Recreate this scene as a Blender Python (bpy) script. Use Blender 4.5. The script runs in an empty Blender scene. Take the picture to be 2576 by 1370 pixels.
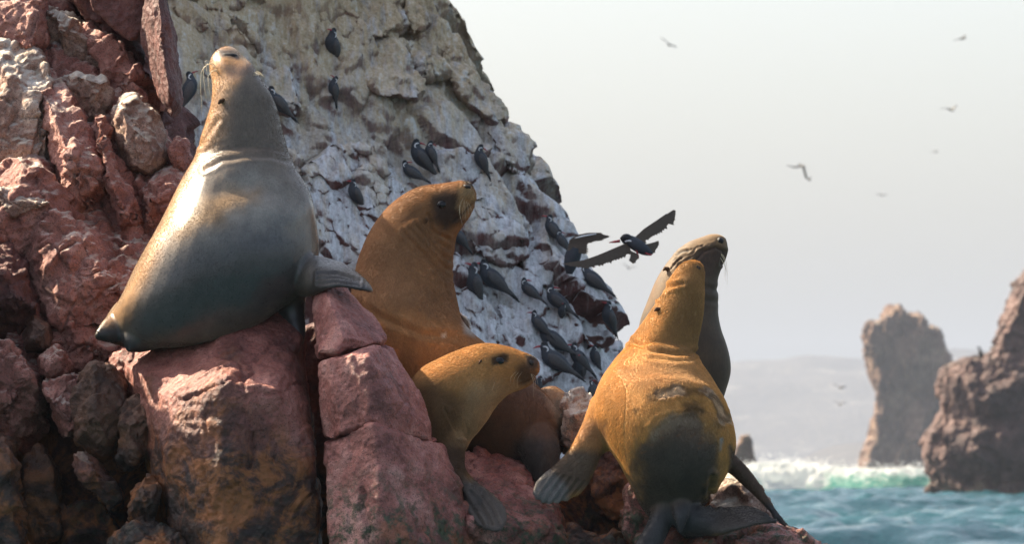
import bpy, bmesh, math, random
import numpy as np
from mathutils import Vector, Matrix

random.seed(7)
SC = bpy.context.scene
COL = SC.collection
R = math.radians

# ------------------------------------------------------------------ camera, sky, sun, exposure
CAM_D, CAM_H = 24.0, 2.0
LENS = 200.0
FW, FH = 2576.0, 1370.0            # pixel frame used for reading positions
F = LENS / 36.0 * FW
TILT = math.atan((1175 - FH / 2) / F)
cam = bpy.data.cameras.new('camera')
cam.lens = LENS; cam.sensor_width = 36.0
cam.clip_start = 0.5; cam.clip_end = 20000
cam.dof.use_dof = True
cam.dof.focus_distance = CAM_D + 0.25
cam.dof.aperture_fstop = 9.0
cam_o = bpy.data.objects.new('camera', cam); COL.objects.link(cam_o)
cam_o.location = (0, -CAM_D, CAM_H)
cam_o.rotation_euler = (math.pi / 2 + TILT, 0, 0)
SC.camera = cam_o

SUN = Vector((-0.64, 0.36, 0.69)).normalized()      # towards the sun
SUN_EL = math.asin(SUN.z)
SUN_AZ = math.atan2(SUN.x, SUN.y)
world = bpy.data.worlds.new('World'); SC.world = world; world.use_nodes = True
wn = world.node_tree.nodes; wl = world.node_tree.links
sky = wn.new('ShaderNodeTexSky'); sky.sky_type = 'NISHITA'; sky.sun_disc = False
sky.sun_elevation = SUN_EL; sky.sun_rotation = SUN_AZ
sky.air_density = 1.0; sky.dust_density = 4.0; sky.ozone_density = 1.0
bg = wn['Background']; bg.inputs['Strength'].default_value = 0.088
hs = wn.new('ShaderNodeHueSaturation'); hs.inputs['Saturation'].default_value = 0.75
wl.new(sky.outputs[0], hs.inputs['Color']); wl.new(hs.outputs[0], bg.inputs['Color'])
sl = bpy.data.lights.new('sun', 'SUN'); sl.energy = 5.0; sl.angle = R(0.6); sl.color = (1.0, 0.86, 0.64)
so = bpy.data.objects.new('sun', sl); COL.objects.link(so)
so.rotation_euler = (-SUN).to_track_quat('-Z', 'Y').to_euler()
so.location = (-6, 4, 12)

SC.view_settings.view_transform = 'Standard'
SC.view_settings.look = 'None'
SC.view_settings.exposure = 1.8
SC.view_settings.gamma = 1.0
SC.cycles.use_denoising = True
SC.cycles.max_bounces = 6
SC.cycles.diffuse_bounces = 3
SC.cycles.transparent_max_bounces = 6
SC.cycles.volume_bounces = 0

# ------------------------------------------------------------------ pixel <-> place
ct, st = math.cos(TILT), math.sin(TILT)
def P(px, py, Y):
    """point where the view ray through a pixel meets the vertical plane at depth Y"""
    x = (px - FW / 2) / F; u = (FH / 2 - py) / F
    dy = ct - u * st; dz = st + u * ct
    k = (Y + CAM_D) / dy
    return np.array((x * k, Y, CAM_H + dz * k))
def proj(v):
    v = np.asarray(v)
    dy = v[:, 1] + CAM_D; dz = v[:, 2] - CAM_H
    w = dy * ct + dz * st; u = dz * ct - dy * st
    return np.stack([FW / 2 + v[:, 0] / w * F, FH / 2 - u / w * F], 1)
def mpp(Y): return (Y + CAM_D) / F

# ------------------------------------------------------------------ noise
def _hash(ix, iy, iz, s):
    h = (ix.astype(np.uint32) * np.uint32(374761393) + iy.astype(np.uint32) * np.uint32(668265263)
         + iz.astype(np.uint32) * np.uint32(2147483647) + np.uint32((s * 144269 + 9176) & 0xffffffff))
    h = (h ^ (h >> np.uint32(13))) * np.uint32(1274126177)
    h = (h ^ (h >> np.uint32(16))) * np.uint32(2246822519)
    return (h ^ (h >> np.uint32(15)))
def vnoise(p, s=0):
    i = np.floor(p).astype(np.int64); f = p - i
    w = f * f * f * (f * (f * 6 - 15) + 10)
    r = 0
    for dx in (0, 1):
        wx = w[:, 0] if dx else 1 - w[:, 0]
        for dy in (0, 1):
            wy = w[:, 1] if dy else 1 - w[:, 1]
            for dz in (0, 1):
                wz = w[:, 2] if dz else 1 - w[:, 2]
                h = _hash(i[:, 0] + dx, i[:, 1] + dy, i[:, 2] + dz, s) / 4294967295.0
                r = r + wx * wy * wz * h
    return r * 2 - 1
def fbm(p, o=4, s=0, g=0.5):
    a, t, n = 1.0, 0, 0
    for k in range(o):
        t = t + a * vnoise(p * (2.03 ** k) + 17.3 * k, s + k); n += a; a *= g
    return t / n
def worley(p, s=0, full=False):
    i = np.floor(p).astype(np.int64)
    d1 = np.full(len(p), 9.0); d2 = d1.copy(); idv = np.zeros(len(p)); dl = np.zeros((len(p), 3))
    for dx in (-1, 0, 1):
        for dy in (-1, 0, 1):
            for dz in (-1, 0, 1):
                a, b, c = i[:, 0] + dx, i[:, 1] + dy, i[:, 2] + dz
                q = np.stack([a + _hash(a, b, c, s) / 4294967295.0, b + _hash(a, b, c, s + 1) / 4294967295.0,
                              c + _hash(a, b, c, s + 2) / 4294967295.0], 1)
                d = np.sqrt(((q - p) ** 2).sum(1))
                cid = _hash(a, b, c, s + 5) / 4294967295.0
                n = d < d1
                d2 = np.where(n, d1, np.minimum(d2, d)); idv = np.where(n, cid, idv); dl = np.where(n[:, None], p - q, dl); d1 = np.where(n, d, d1)
    if not full: return d1, d2, idv
    a = idv * 37.7; b = np.arccos(2 * ((idv * 53.17) % 1) - 1)
    dr = np.stack([np.sin(b) * np.cos(a), np.sin(b) * np.sin(a), np.cos(b)], 1)
    return d1, d2, idv, (dl * dr).sum(1)
def sstep(a, b, x):
    t = np.clip((x - a) / (b - a), 0, 1); return t * t * (3 - 2 * t)

# ------------------------------------------------------------------ mesh helpers
def link(name, me, mat=None, parent=None):
    o = bpy.data.objects.new(name, me); COL.objects.link(o)
    if mat is not None: me.materials.append(mat)
    if parent is not None: o.parent = parent
    return o
def empty(name, loc=(0, 0, 0)):
    o = bpy.data.objects.new(name, None); COL.objects.link(o); o.location = loc
    o.empty_display_size = 0.1
    return o
def tag(o, label=None, cat=None, group=None, kind=None):
    if label: o['label'] = label
    if cat: o['category'] = cat
    if group: o['group'] = group
    if kind: o['kind'] = kind
    return o
def smooth(me):
    me.polygons.foreach_set('use_smooth', np.ones(len(me.polygons), bool))
def get_co(me):
    a = np.empty(len(me.vertices) * 3); me.vertices.foreach_get('co', a); return a.reshape(-1, 3)
def get_no(me):
    a = np.empty(len(me.vertices) * 3, np.float32); me.vertex_normals.foreach_get('vector', a); return a.reshape(-1, 3).astype(float)
def set_co(me, v):
    me.vertices.foreach_set('co', np.ascontiguousarray(v, dtype=np.float32).ravel()); me.update()
def set_col(me, name, c):
    at = me.attributes.new(name, 'FLOAT_COLOR', 'POINT')
    a = np.ones((len(me.vertices), 4), np.float32); a[:, :3] = c
    at.data.foreach_set('color', a.ravel())
def baked(me, mods):
    """run modifiers over a mesh and hand back the result"""
    o = bpy.data.objects.new('tmp', me); COL.objects.link(o)
    for typ, kw in mods:
        m = o.modifiers.new(typ, typ)
        for k, v in kw.items(): setattr(m, k, v)
    dg = bpy.context.evaluated_depsgraph_get()
    r = bpy.data.meshes.new_from_object(o.evaluated_get(dg))
    bpy.data.objects.remove(o); bpy.data.meshes.remove(me)
    return r
def pymesh(v, f, name='mesh'):
    me = bpy.data.meshes.new(name); me.from_pydata([tuple(map(float, q)) for q in v], [], f); me.update(); return me
def tube(pts, rad, n=6, name='tube'):
    """round tube through points, radius per point or constant"""
    pts = [Vector(p) for p in pts]
    if not hasattr(rad, '__len__'): rad = [rad] * len(pts)
    v, f = [], []
    t0 = (pts[1] - pts[0]).normalized(); a = t0.orthogonal().normalized()
    for i, p in enumerate(pts):
        t = (pts[min(i + 1, len(pts) - 1)] - pts[max(i - 1, 0)]).normalized()
        a = (a - t * a.dot(t)).normalized(); b = t.cross(a)
        for k in range(n):
            c = 2 * math.pi * k / n
            v.append(p + (a * math.cos(c) + b * math.sin(c)) * max(rad[i], 1e-4))
    for i in range(len(pts) - 1):
        for k in range(n):
            f.append((i * n + k, i * n + (k + 1) % n, (i + 1) * n + (k + 1) % n, (i + 1) * n + k))
    f.append(tuple(range(n))[::-1]); f.append(tuple(range((len(pts) - 1) * n, len(pts) * n)))
    me = pymesh(v, f, name); smooth(me); return me
def catmull(a, m):
    a = np.asarray(a, float); n = len(a); out = []
    e = np.vstack([2 * a[0] - a[1], a, 2 * a[-1] - a[-2]])
    for i in range(n - 1):
        p0, p1, p2, p3 = e[i:i + 4]
        for k in range(m):
            t = k / m
            out.append(0.5 * (2 * p1 + (p2 - p0) * t + (2 * p0 - 5 * p1 + 4 * p2 - p3) * t * t + (3 * p1 - p0 - 3 * p2 + p3) * t ** 3))
    out.append(a[-1]); return np.array(out)
def poly_dist(q, poly, closed=True):
    """signed distance (inside < 0) of pixels q to a polygon, or distance to a polyline"""
    poly = np.asarray(poly, float); d = np.full(len(q), 1e9); ins = np.zeros(len(q), bool)
    n = len(poly)
    for i in range(n if closed else n - 1):
        a, b = poly[i], poly[(i + 1) % n]; ab = b - a
        t = np.clip(((q - a) @ ab) / max(ab @ ab, 1e-9), 0, 1)
        d = np.minimum(d, np.sqrt(((q - a - t[:, None] * ab) ** 2).sum(1)))
        if closed:
            c = ((a[1] > q[:, 1]) != (b[1] > q[:, 1])) & (q[:, 0] < (b[0] - a[0]) * (q[:, 1] - a[1]) / (b[1] - a[1] + 1e-12) + a[0])
            ins ^= c
    return np.where(ins, -d, d) if closed else d

# ------------------------------------------------------------------ materials
class N:
    """small node-graph writer"""
    def __init__(s, name):
        s.m = bpy.data.materials.new(name); s.m.use_nodes = True
        s.t = s.m.node_tree; s.b = s.t.nodes['Principled BSDF']; s.out = s.t.nodes['Material Output']
    def n(s, typ, **kw):
        x = s.t.nodes.new(typ)
        for k, v in kw.items(): setattr(x, k, v)
        return x
    def l(s, a, b): s.t.links.new(a, b)
    def put(s, node, key, val):
        if hasattr(val, 'is_linked'): s.l(val, node.inputs[key])
        elif val is not None: node.inputs[key].default_value = val
    def pos(s):
        if not hasattr(s, '_p'): s._p = s.n('ShaderNodeNewGeometry')
        return s._p.outputs['Position']
    def normal(s): s.pos(); return s._p.outputs['Normal']
    def noise(s, scale, detail=4, rough=0.55, vec=None, dist=0.0):
        x = s.n('ShaderNodeTexNoise'); x.inputs['Scale'].default_value = scale
        x.inputs['Detail'].default_value = detail; x.inputs['Roughness'].default_value = rough
        x.inputs['Distortion'].default_value = dist
        s.l(vec if vec is not None else s.pos(), x.inputs['Vector']); return x.outputs['Fac']
    def voro(s, scale, vec=None, feature='F1'):
        x = s.n('ShaderNodeTexVoronoi'); x.feature = feature; x.inputs['Scale'].default_value = scale
        s.l(vec if vec is not None else s.pos(), x.inputs['Vector']); return x.outputs['Distance']
    def map(s, rot=(0, 0, 0), scale=(1, 1, 1), vec=None):
        x = s.n('ShaderNodeMapping'); x.inputs['Rotation'].default_value = rot; x.inputs['Scale'].default_value = scale
        s.l(vec if vec is not None else s.pos(), x.inputs['Vector']); return x.outputs[0]
    def ramp(s, fac, stops):
        x = s.n('ShaderNodeValToRGB'); s.l(fac, x.inputs[0]); e = x.color_ramp.elements
        while len(e) < len(stops): e.new(0.5)
        for i, (p, c) in enumerate(stops):
            e[i].position = p; e[i].color = (c, c, c, 1) if not hasattr(c, '__len__') else (*c, 1)
        return x.outputs[0]
    def math(s, op, a, b=None, clamp=False):
        x = s.n('ShaderNodeMath', operation=op, use_clamp=clamp)
        s.put(x, 0, a)
        if b is not None: s.put(x, 1, b)
        return x.outputs[0]
    def mix(s, fac, a, b, blend='MIX'):
        x = s.n('ShaderNodeMix', data_type='RGBA', blend_type=blend)
        s.put(x, 0, fac)
        for k, v in ((6, a), (7, b)):
            if hasattr(v, 'is_linked'): s.l(v, x.inputs[k])
            else: x.inputs[k].default_value = (*v, 1)
        return x.outputs[2]
    def sep(s, vec, i):
        x = s.n('ShaderNodeSeparateXYZ'); s.l(vec, x.inputs[0]); return x.outputs[i]
    def bump(s, h, strength=0.5, dist=0.02, prev=None):
        x = s.n('ShaderNodeBump'); x.inputs['Strength'].default_value = strength; x.inputs['Distance'].default_value = dist
        s.l(h, x.inputs['Height'])
        if prev is not None: s.l(prev, x.inputs['Normal'])
        return x.outputs[0]
    def attr(s, name):
        x = s.n('ShaderNodeAttribute'); x.attribute_name = name; return x.outputs['Color']
    def done(s, col, rough=0.8, nor=None, spec=0.5):
        s.put(s.b, 'Base Color', col if hasattr(col, 'is_linked') else (*col, 1)); s.put(s.b, 'Roughness', rough)
        s.b.inputs['Specular IOR Level'].default_value = spec
        if nor is not None: s.l(nor, s.b.inputs['Normal'])
        return s.m

def rock_mat(name, dark, mid, light, guano=0.5, tide=None, tide_w=0.25, ochre=(0.24, 0.080, 0.020), pit=1.0, wet=0.55, moss=0.0, k=1.0):
    g = N(name)
    big = g.noise(2.2 * k, 5, 0.6); med = g.noise(9 * k, 6, 0.65); fine = g.noise(60 * k, 5, 0.7)
    f = g.math('ADD', g.math('MULTIPLY', big, 0.5), g.math('MULTIPLY', med, 0.5))
    c = g.ramp(f, [(0.36, dark), (0.5, mid), (0.66, light)])
    # crystals: dark specks and pale grains of the granite
    c = g.mix(g.ramp(g.noise(130 * k, 3, 0.8), [(0.38, 0.75), (0.47, 0.0)]), c, tuple(x * 0.35 for x in dark))
    c = g.mix(g.ramp(g.noise(95 * k, 4, 0.8, dist=0.4), [(0.60, 0.0), (0.72, 0.55)]), c, tuple(min(1, x * 1.5 + 0.06) for x in light))
    # guano and salt lodged on what faces up
    nz = g.sep(g.normal(), 2)
    gm = g.math('ADD', g.math('MULTIPLY', nz, 0.55), g.math('ADD', g.math('MULTIPLY', g.noise(5 * k, 6, 0.7), 0.9), g.math('MULTIPLY', fine, 0.35)))
    gu = g.ramp(gm, [(1.30 - 0.5 * guano, 0.0), (1.52 - 0.5 * guano, 1.0)]) if False else g.math('MULTIPLY', g.math('SUBTRACT', gm, 1.22 - 0.36 * guano), 3.2, True)
    c = g.mix(g.math('MULTIPLY', gu, 0.8), c, g.ramp(med, [(0.35, (0.42, 0.36, 0.27)), (0.65, (0.68, 0.64, 0.58))]))
    rough = g.ramp(fine, [(0.3, wet), (0.75, min(1, wet + 0.3))])
    if tide is not None:
        z = g.math('ADD', g.sep(g.pos(), 2), g.math('MULTIPLY', g.math('SUBTRACT', big, 0.5), 1.1))
        tz = g.math('SUBTRACT', 1.0, g.math('DIVIDE', g.math('SUBTRACT', z, tide - tide_w), 2 * tide_w), True)
        oc = g.ramp(g.noise(7 * k, 6, 0.7, dist=0.6), [(0.39, (0.006, 0.005, 0.005)), (0.48, (0.050, 0.018, 0.009)), (0.57, ochre), (0.72, tuple(x * 1.35 for x in ochre))])
        c = g.mix(g.math('MULTIPLY', tz, 0.93), c, oc)
    if moss > 0:
        mz = g.math('SUBTRACT', 1.0, g.math('DIVIDE', g.math('SUBTRACT', g.sep(g.pos(), 2), 1.78), 0.28), True)
        mm = g.math('MULTIPLY', g.ramp(g.noise(16 * k, 6, 0.75), [(0.48, 0.0), (0.58, 1.0)]), g.math('MULTIPLY', mz, moss))
        c = g.mix(mm, c, g.ramp(fine, [(0.35, (0.012, 0.022, 0.012)), (0.7, (0.07, 0.10, 0.045))]))
    h = g.math('ADD', g.math('MULTIPLY', g.noise(26 * k, 7, 0.7), 1.0), g.math('MULTIPLY', g.voro(38 * k), 0.55 * pit))
    nb = g.bump(h, 0.75, 0.022 / k)
    nb = g.bump(g.noise(150 * k, 4, 0.75), 0.5, 0.006 / k, nb)
    return g.done(c, rough, nb, 0.45)

M_PINK = rock_mat('pink_granite', (0.129, 0.037, 0.029), (0.336, 0.114, 0.090), (0.571, 0.286, 0.235), -0.25, tide=1.72, tide_w=0.16, moss=0.9, wet=0.42)
M_BLOCK = rock_mat('red_granite_tidal', (0.106, 0.030, 0.024), (0.286, 0.092, 0.067), (0.482, 0.213, 0.168), -0.5, tide=2.20, tide_w=0.20, moss=0.15, wet=0.42)
M_WALL = rock_mat('red_granite_wall', (0.112, 0.038, 0.030), (0.297, 0.110, 0.082), (0.493, 0.258, 0.202), 0.70, tide=2.0, tide_w=0.3, moss=0.3, wet=0.55)
M_PALE = rock_mat('guano_topped_granite', (0.140, 0.066, 0.050), (0.330, 0.190, 0.140), (0.550, 0.420, 0.330), 1.15, wet=0.62)
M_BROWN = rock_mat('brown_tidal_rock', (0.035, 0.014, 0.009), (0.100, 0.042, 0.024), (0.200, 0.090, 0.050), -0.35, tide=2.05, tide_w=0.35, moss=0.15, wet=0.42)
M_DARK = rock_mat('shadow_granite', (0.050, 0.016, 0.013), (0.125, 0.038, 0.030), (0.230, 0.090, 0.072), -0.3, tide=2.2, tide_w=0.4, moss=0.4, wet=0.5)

def cliff_mat():
    g = N('guano_cliff')
    v = g.map(rot=(0, R(-38), 0), scale=(4.6, 1.6, 0.62))
    streak = g.noise(2.4, 7, 0.66, vec=v, dist=0.5)
    streak2 = g.noise(7.0, 6, 0.7, vec=v, dist=0.3)
    big = g.noise(0.9, 4, 0.55); fine = g.noise(42, 5, 0.75); med = g.noise(11, 6, 0.7)
    z = g.sep(g.pos(), 2)
    zz = g.math('ADD', z, g.math('MULTIPLY', g.math('SUBTRACT', streak, 0.5), 5.0))
    up = g.math('MULTIPLY', g.math('SUBTRACT', zz, 3.15), 0.8, True)
    white = g.ramp(g.math('ADD', g.math('MULTIPLY', streak2, 0.6), g.math('MULTIPLY', fine, 0.4)),
                   [(0.36, (0.30, 0.25, 0.245)), (0.46, (0.60, 0.585, 0.59)), (0.57, (0.86, 0.86, 0.87))])
    ochre = g.ramp(g.math('ADD', g.math('MULTIPLY', streak, 0.6), g.math('MULTIPLY', fine, 0.4)),
                   [(0.36, (0.22, 0.155, 0.10)), (0.45, (0.50, 0.36, 0.21)), (0.54, (0.66, 0.53, 0.36)), (0.62, (0.78, 0.74, 0.68))])
    c = g.mix(up, white, ochre)
    red = g.ramp(med, [(0.35, (0.07, 0.030, 0.028)), (0.6, (0.19, 0.085, 0.075))])
    nz = g.sep(g.normal(), 2)
    # bare rock where nothing can settle: undersides and steep broken faces
    bare = g.math('ADD', g.math('MULTIPLY', nz, -1.0), g.math('ADD', g.math('MULTIPLY', streak2, 1.25), g.math('MULTIPLY', med, 0.75)))
    bm = g.math('MULTIPLY', g.math('SUBTRACT', bare, 0.84), 3.4, True)
    bm = g.math('MULTIPLY', bm, g.math('SUBTRACT', 1.0, g.math('MULTIPLY', up, 0.45)))
    c = g.mix(bm, c, red)
    nb = g.bump(g.math('ADD', g.noise(14, 7, 0.72), g.math('MULTIPLY', streak2, 0.7)), 0.8, 0.05)
    nb = g.bump(fine, 0.5, 0.012, nb)
    return g.done(c, 0.85, nb, 0.3)
M_CLIFF = cliff_mat()

# ------------------------------------------------------------------ rock builder
def rock_mesh(pts, back=0.4, voxel=0.013, amp=1.0, seed=0, size=1.0, step=0.0, shrink=0.9, facet=1.0, cracks=(), extra=(), cuts=18, zs=1.0, lump=0.04, cutd=0.09):
    """a broken block: hull of corner points read off the photo plus the same corners set back,
    then weathered: chipped facets, lumps, ledges and cracks"""
    w = [P(*p) for p in pts]; c = sum(w) / len(w)
    b = [np.array((c[0] + (q[0] - c[0]) * shrink, q[1] + back, c[2] + (q[2] - c[2]) * shrink)) for q in w]
    bm = bmesh.new(); sets = [w + b]
    for e in extra:
        w = [P(*p) for p in e]; c = sum(w) / len(w)
        sets.append(w + [np.array((c[0] + (q[0] - c[0]) * shrink, q[1] + back, c[2] + (q[2] - c[2]) * shrink)) for q in w])
    for hs_ in sets:
        vs = [bm.verts.new(q) for q in hs_]
        bmesh.ops.convex_hull(bm, input=vs)
    bmesh.ops.delete(bm, geom=[v for v in bm.verts if not v.link_faces], context='VERTS')
    bmesh.ops.recalc_face_normals(bm, faces=bm.faces)
    me = bpy.data.meshes.new('rock'); bm.to_mesh(me); bm.free()
    me = baked(me, [('REMESH', dict(mode='VOXEL', voxel_size=voxel * 1.05)), ('SMOOTH', dict(iterations=2, factor=0.5))])
    v = get_co(me); s = size; o = seed * 7.31
    rs = np.random.RandomState(seed)                      # broken-off corners: flat cuts through the hull
    for k in range(cuts):
        u = rs.normal(size=3); u[1] -= 0.6; u /= np.linalg.norm(u)
        t = v @ u; h = t.max() - rs.uniform(0.015, cutd) * (t.max() - t.min())
        v = v - u * np.maximum(t - h, 0)[:, None]
    set_co(me, v); n = get_no(me); vr = v; v = v * np.array((1, 1, zs))
    d = lump * s * fbm(v * 3.1 / s + o, 3, seed)
    f1, f2, cid, tl = worley(v * np.array((4.2, 4.2, 3.4)) / s + o + 0.22 * fbm(v * 6 / s, 2, seed + 3)[:, None], seed, True)
    d += facet * s * (0.035 * (cid - 0.5) + 0.085 * tl) * sstep(0.0, 0.10, f2 - f1)
    d -= facet * 0.014 * s * (1 - sstep(0.0, 0.05, f2 - f1))
    f1, f2, cid, tl = worley(v * 11.5 / s + o + 0.3 * fbm(v * 17 / s, 2, seed + 4)[:, None], seed + 40, True)
    d += facet * s * (0.008 * (cid - 0.5) + 0.030 * tl) * sstep(0.0, 0.12, f2 - f1)
    rd = 1 - np.abs(fbm(v * 7.5 / s + o, 4, seed + 9))
    d += 0.016 * s * (rd - 0.8)
    d += 0.012 * s * fbm(v * 19 / s + o, 4, seed + 5, 0.6)
    if step:
        ph = v[:, 2] * 5.5 / s + 2.6 * fbm(v * 2.6 / s + o, 3, seed + 21)
        sa = ph - np.floor(ph)
        d += step * 0.06 * s * (0.5 - sa) * sstep(-0.2, 0.4, fbm(v * 2.4 + o, 2, seed + 31) + 0.25)
    v = vr
    if len(cracks):
        q = proj(v)
        q = q + np.stack([fbm(v * 9, 4, 77, 0.65), fbm(v * 9, 4, 78, 0.65)], 1) * 26
        fr = n[:, 1] < 0.35
        for line, wd, dp in cracks:
            dd = poly_dist(q, line, False)
            d -= fr * dp * np.exp(-(dd / wd) ** 2)
    v = v + n * (d * amp)[:, None]
    set_co(me, v); smooth(me)
    return me
shore = tag(empty('rocky_shore', (0, 0.6, 0)), kind='structure')
shore_inv = Matrix.Translation((0, -0.6, 0))
ROCKS = []
def rock(pts, mat, name='rock_block', top=None, **kw):
    kw.setdefault('seed', len(ROCKS) + 1)
    if len(pts[0]) == 2:
        y = kw.pop('y'); pts = [(a, b, y) for a, b in pts] + [(a, b, y + c) for a, b, c in kw.pop('peaks', [])]
    me = rock_mesh(pts, **kw)
    if top:
        v = get_co(me); base = np.array((v[:, 0].mean(), v[:, 1].mean(), v[:, 2].min())); set_co(me, v - base)
        o = link(name, me, mat); o.location = base; tag(o, *top)
    else:
        set_co(me, get_co(me) - np.array((0, 0.6, 0)))
        o = link(name, me, mat, shore)
    ROCKS.append(o); return o
def yl(py): return 0.75 + (800 - py) * 0.0013

# big block under the large sea lion, with its pale sloping top and stained front
rock([(430, 858, 0.38), (555, 782, 0.40), (640, 760, 0.40), (700, 768, 0.40), (730, 806, 0.32), (754, 850, 0.25),
      (430, 1005, -0.05), (560, 962, -0.22), (700, 985, -0.20), (742, 1010, -0.12), (345, 945, 0.25), (300, 905, 0.55),
      (412, 1150, -0.10), (470, 1260, -0.16), (560, 1450, -0.25), (782, 1130, -0.12), (798, 1300, -0.16), (806, 1470, -0.16), (440, 1450, 0.0)],
     M_BLOCK, back=0.5, voxel=0.009, size=0.9, amp=0.75, facet=0.3, cuts=0, shrink=1.0,
     cracks=[([(440, 1005), (540, 975), (610, 940), (680, 880), (735, 850)], 5, 0.02), ([(505, 1010), (520, 1080), (512, 1180), (535, 1330)], 3, 0.012),
             ([(640, 1100), (628, 1150), (615, 1180)], 5, 0.03), ([(580, 960), (660, 990), (750, 975)], 4, 0.014), ([(590, 850), (640, 900), (720, 930)], 5, 0.01)])
# the split pillar in the middle, three blocks one on the other
rock([(800, 905, -0.15), (785, 800, 0.05), (793, 722, 0.2), (835, 690, 0.3), (880, 735, 0.25), (935, 800, 0.2), (966, 852, 0.15), (960, 862, 0.0), (880, 880, -0.22), (830, 760, -0.05)],
     M_PINK, back=0.45, voxel=0.009, size=0.6, facet=0.35, amp=0.7, cuts=2)
rock([(800, 915, -0.16), (880, 890, -0.26), (962, 866, -0.06), (985, 880, 0.1), (1042, 960, 0.1), (1092, 1080, 0.1), (1110, 1115, 0.05), (975, 1085, -0.3), (940, 1060, -0.34), (812, 1105, -0.22), (925, 900, -0.28), (985, 1000, -0.26)],
     M_PINK, back=0.5, voxel=0.009, size=0.6, facet=0.35, amp=0.7, cuts=2)
rock([(812, 1112, -0.24), (940, 1066, -0.36), (980, 1092, -0.33), (1112, 1120, 0.05), (1170, 1250, 0.03), (1218, 1375, 0.0), (1250, 1460, -0.02), (835, 1460, -0.36), (825, 1280, -0.3), (960, 1300, -0.45), (1060, 1460, -0.45)],
     M_PINK, back=0.5, voxel=0.009, size=0.65, facet=0.35, amp=0.7, cuts=2,
     cracks=[([(905, 1240), (915, 1310), (930, 1400)], 5, 0.03), ([(880, 1090), (895, 1180), (905, 1250)], 4, 0.008)])
# ledge carrying the young sea lion's flipper
rock([(1150, 1135, 0.75), (1285, 1135, 0.7), (1335, 1195, 0.55), (1400, 1285, 0.3), (1450, 1400, 0.2), (1160, 1270, -0.05), (1200, 1345, -0.16), (1210, 1460, -0.16), (1340, 1350, -0.05), (1460, 1470, 0.05)],
     M_PINK, back=0.4, voxel=0.010, size=0.6, facet=0.7)
# recess and crags between the ledge and the right-hand sea lion
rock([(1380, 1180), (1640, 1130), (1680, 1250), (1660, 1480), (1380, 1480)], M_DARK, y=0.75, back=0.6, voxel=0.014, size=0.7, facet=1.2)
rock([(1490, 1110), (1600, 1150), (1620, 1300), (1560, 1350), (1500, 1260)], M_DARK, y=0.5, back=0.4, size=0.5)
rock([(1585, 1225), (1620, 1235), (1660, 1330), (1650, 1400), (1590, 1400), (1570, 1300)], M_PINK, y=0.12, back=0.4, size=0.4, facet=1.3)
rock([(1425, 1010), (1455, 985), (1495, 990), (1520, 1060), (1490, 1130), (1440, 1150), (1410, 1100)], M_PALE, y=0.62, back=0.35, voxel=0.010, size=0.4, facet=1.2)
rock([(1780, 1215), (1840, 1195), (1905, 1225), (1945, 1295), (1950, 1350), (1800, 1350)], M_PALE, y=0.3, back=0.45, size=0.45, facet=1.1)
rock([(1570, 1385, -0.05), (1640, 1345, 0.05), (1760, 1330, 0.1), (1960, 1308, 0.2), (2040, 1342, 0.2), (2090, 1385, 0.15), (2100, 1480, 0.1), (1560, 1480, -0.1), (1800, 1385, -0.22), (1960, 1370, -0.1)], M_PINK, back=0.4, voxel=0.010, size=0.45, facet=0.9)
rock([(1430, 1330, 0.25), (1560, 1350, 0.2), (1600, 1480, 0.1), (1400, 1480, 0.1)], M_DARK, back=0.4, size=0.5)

# left-hand wall: leaning ribs of red granite
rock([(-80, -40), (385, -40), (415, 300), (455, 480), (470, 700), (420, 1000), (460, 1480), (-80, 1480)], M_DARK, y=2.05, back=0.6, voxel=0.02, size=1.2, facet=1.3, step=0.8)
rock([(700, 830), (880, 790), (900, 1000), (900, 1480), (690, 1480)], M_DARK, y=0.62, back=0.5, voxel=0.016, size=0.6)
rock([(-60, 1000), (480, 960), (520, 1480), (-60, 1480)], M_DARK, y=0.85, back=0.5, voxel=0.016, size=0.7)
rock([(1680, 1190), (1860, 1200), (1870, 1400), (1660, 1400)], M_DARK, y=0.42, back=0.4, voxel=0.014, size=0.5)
# unseen rock added to shade the lower-left blocks, then more shore beyond the frame
rock([(-480, 160, 0.50), (-310, 175, 0.45), (-215, 380, 0.38), (-120, 690, 0.35), (-75, 1010, 0.5), (-75, 1480, 0.2), (-430, 1480, 0.0), (-300, 900, 0.1)], M_WALL, back=0.5, voxel=0.03, size=0.8)
rock([(-1000, -150), (-300, -240), (120, -420), (370, -70), (-50, -40), (-60, 1480), (-1000, 1480)], M_WALL, y=2.0, back=1.2, voxel=0.05, size=1.2)
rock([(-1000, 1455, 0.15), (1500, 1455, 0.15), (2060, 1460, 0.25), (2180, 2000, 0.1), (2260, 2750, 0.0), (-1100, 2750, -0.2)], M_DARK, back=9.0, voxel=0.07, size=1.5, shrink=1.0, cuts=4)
rock([(-600, 1150, 5.2), (1640, 1180, 8.6), (1760, 1500, 8.6), (1900, 2300, 8.4), (-600, 2300, 5.0)], M_DARK, back=3.0, voxel=0.07, size=1.5, shrink=1.0, cuts=2)
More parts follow.
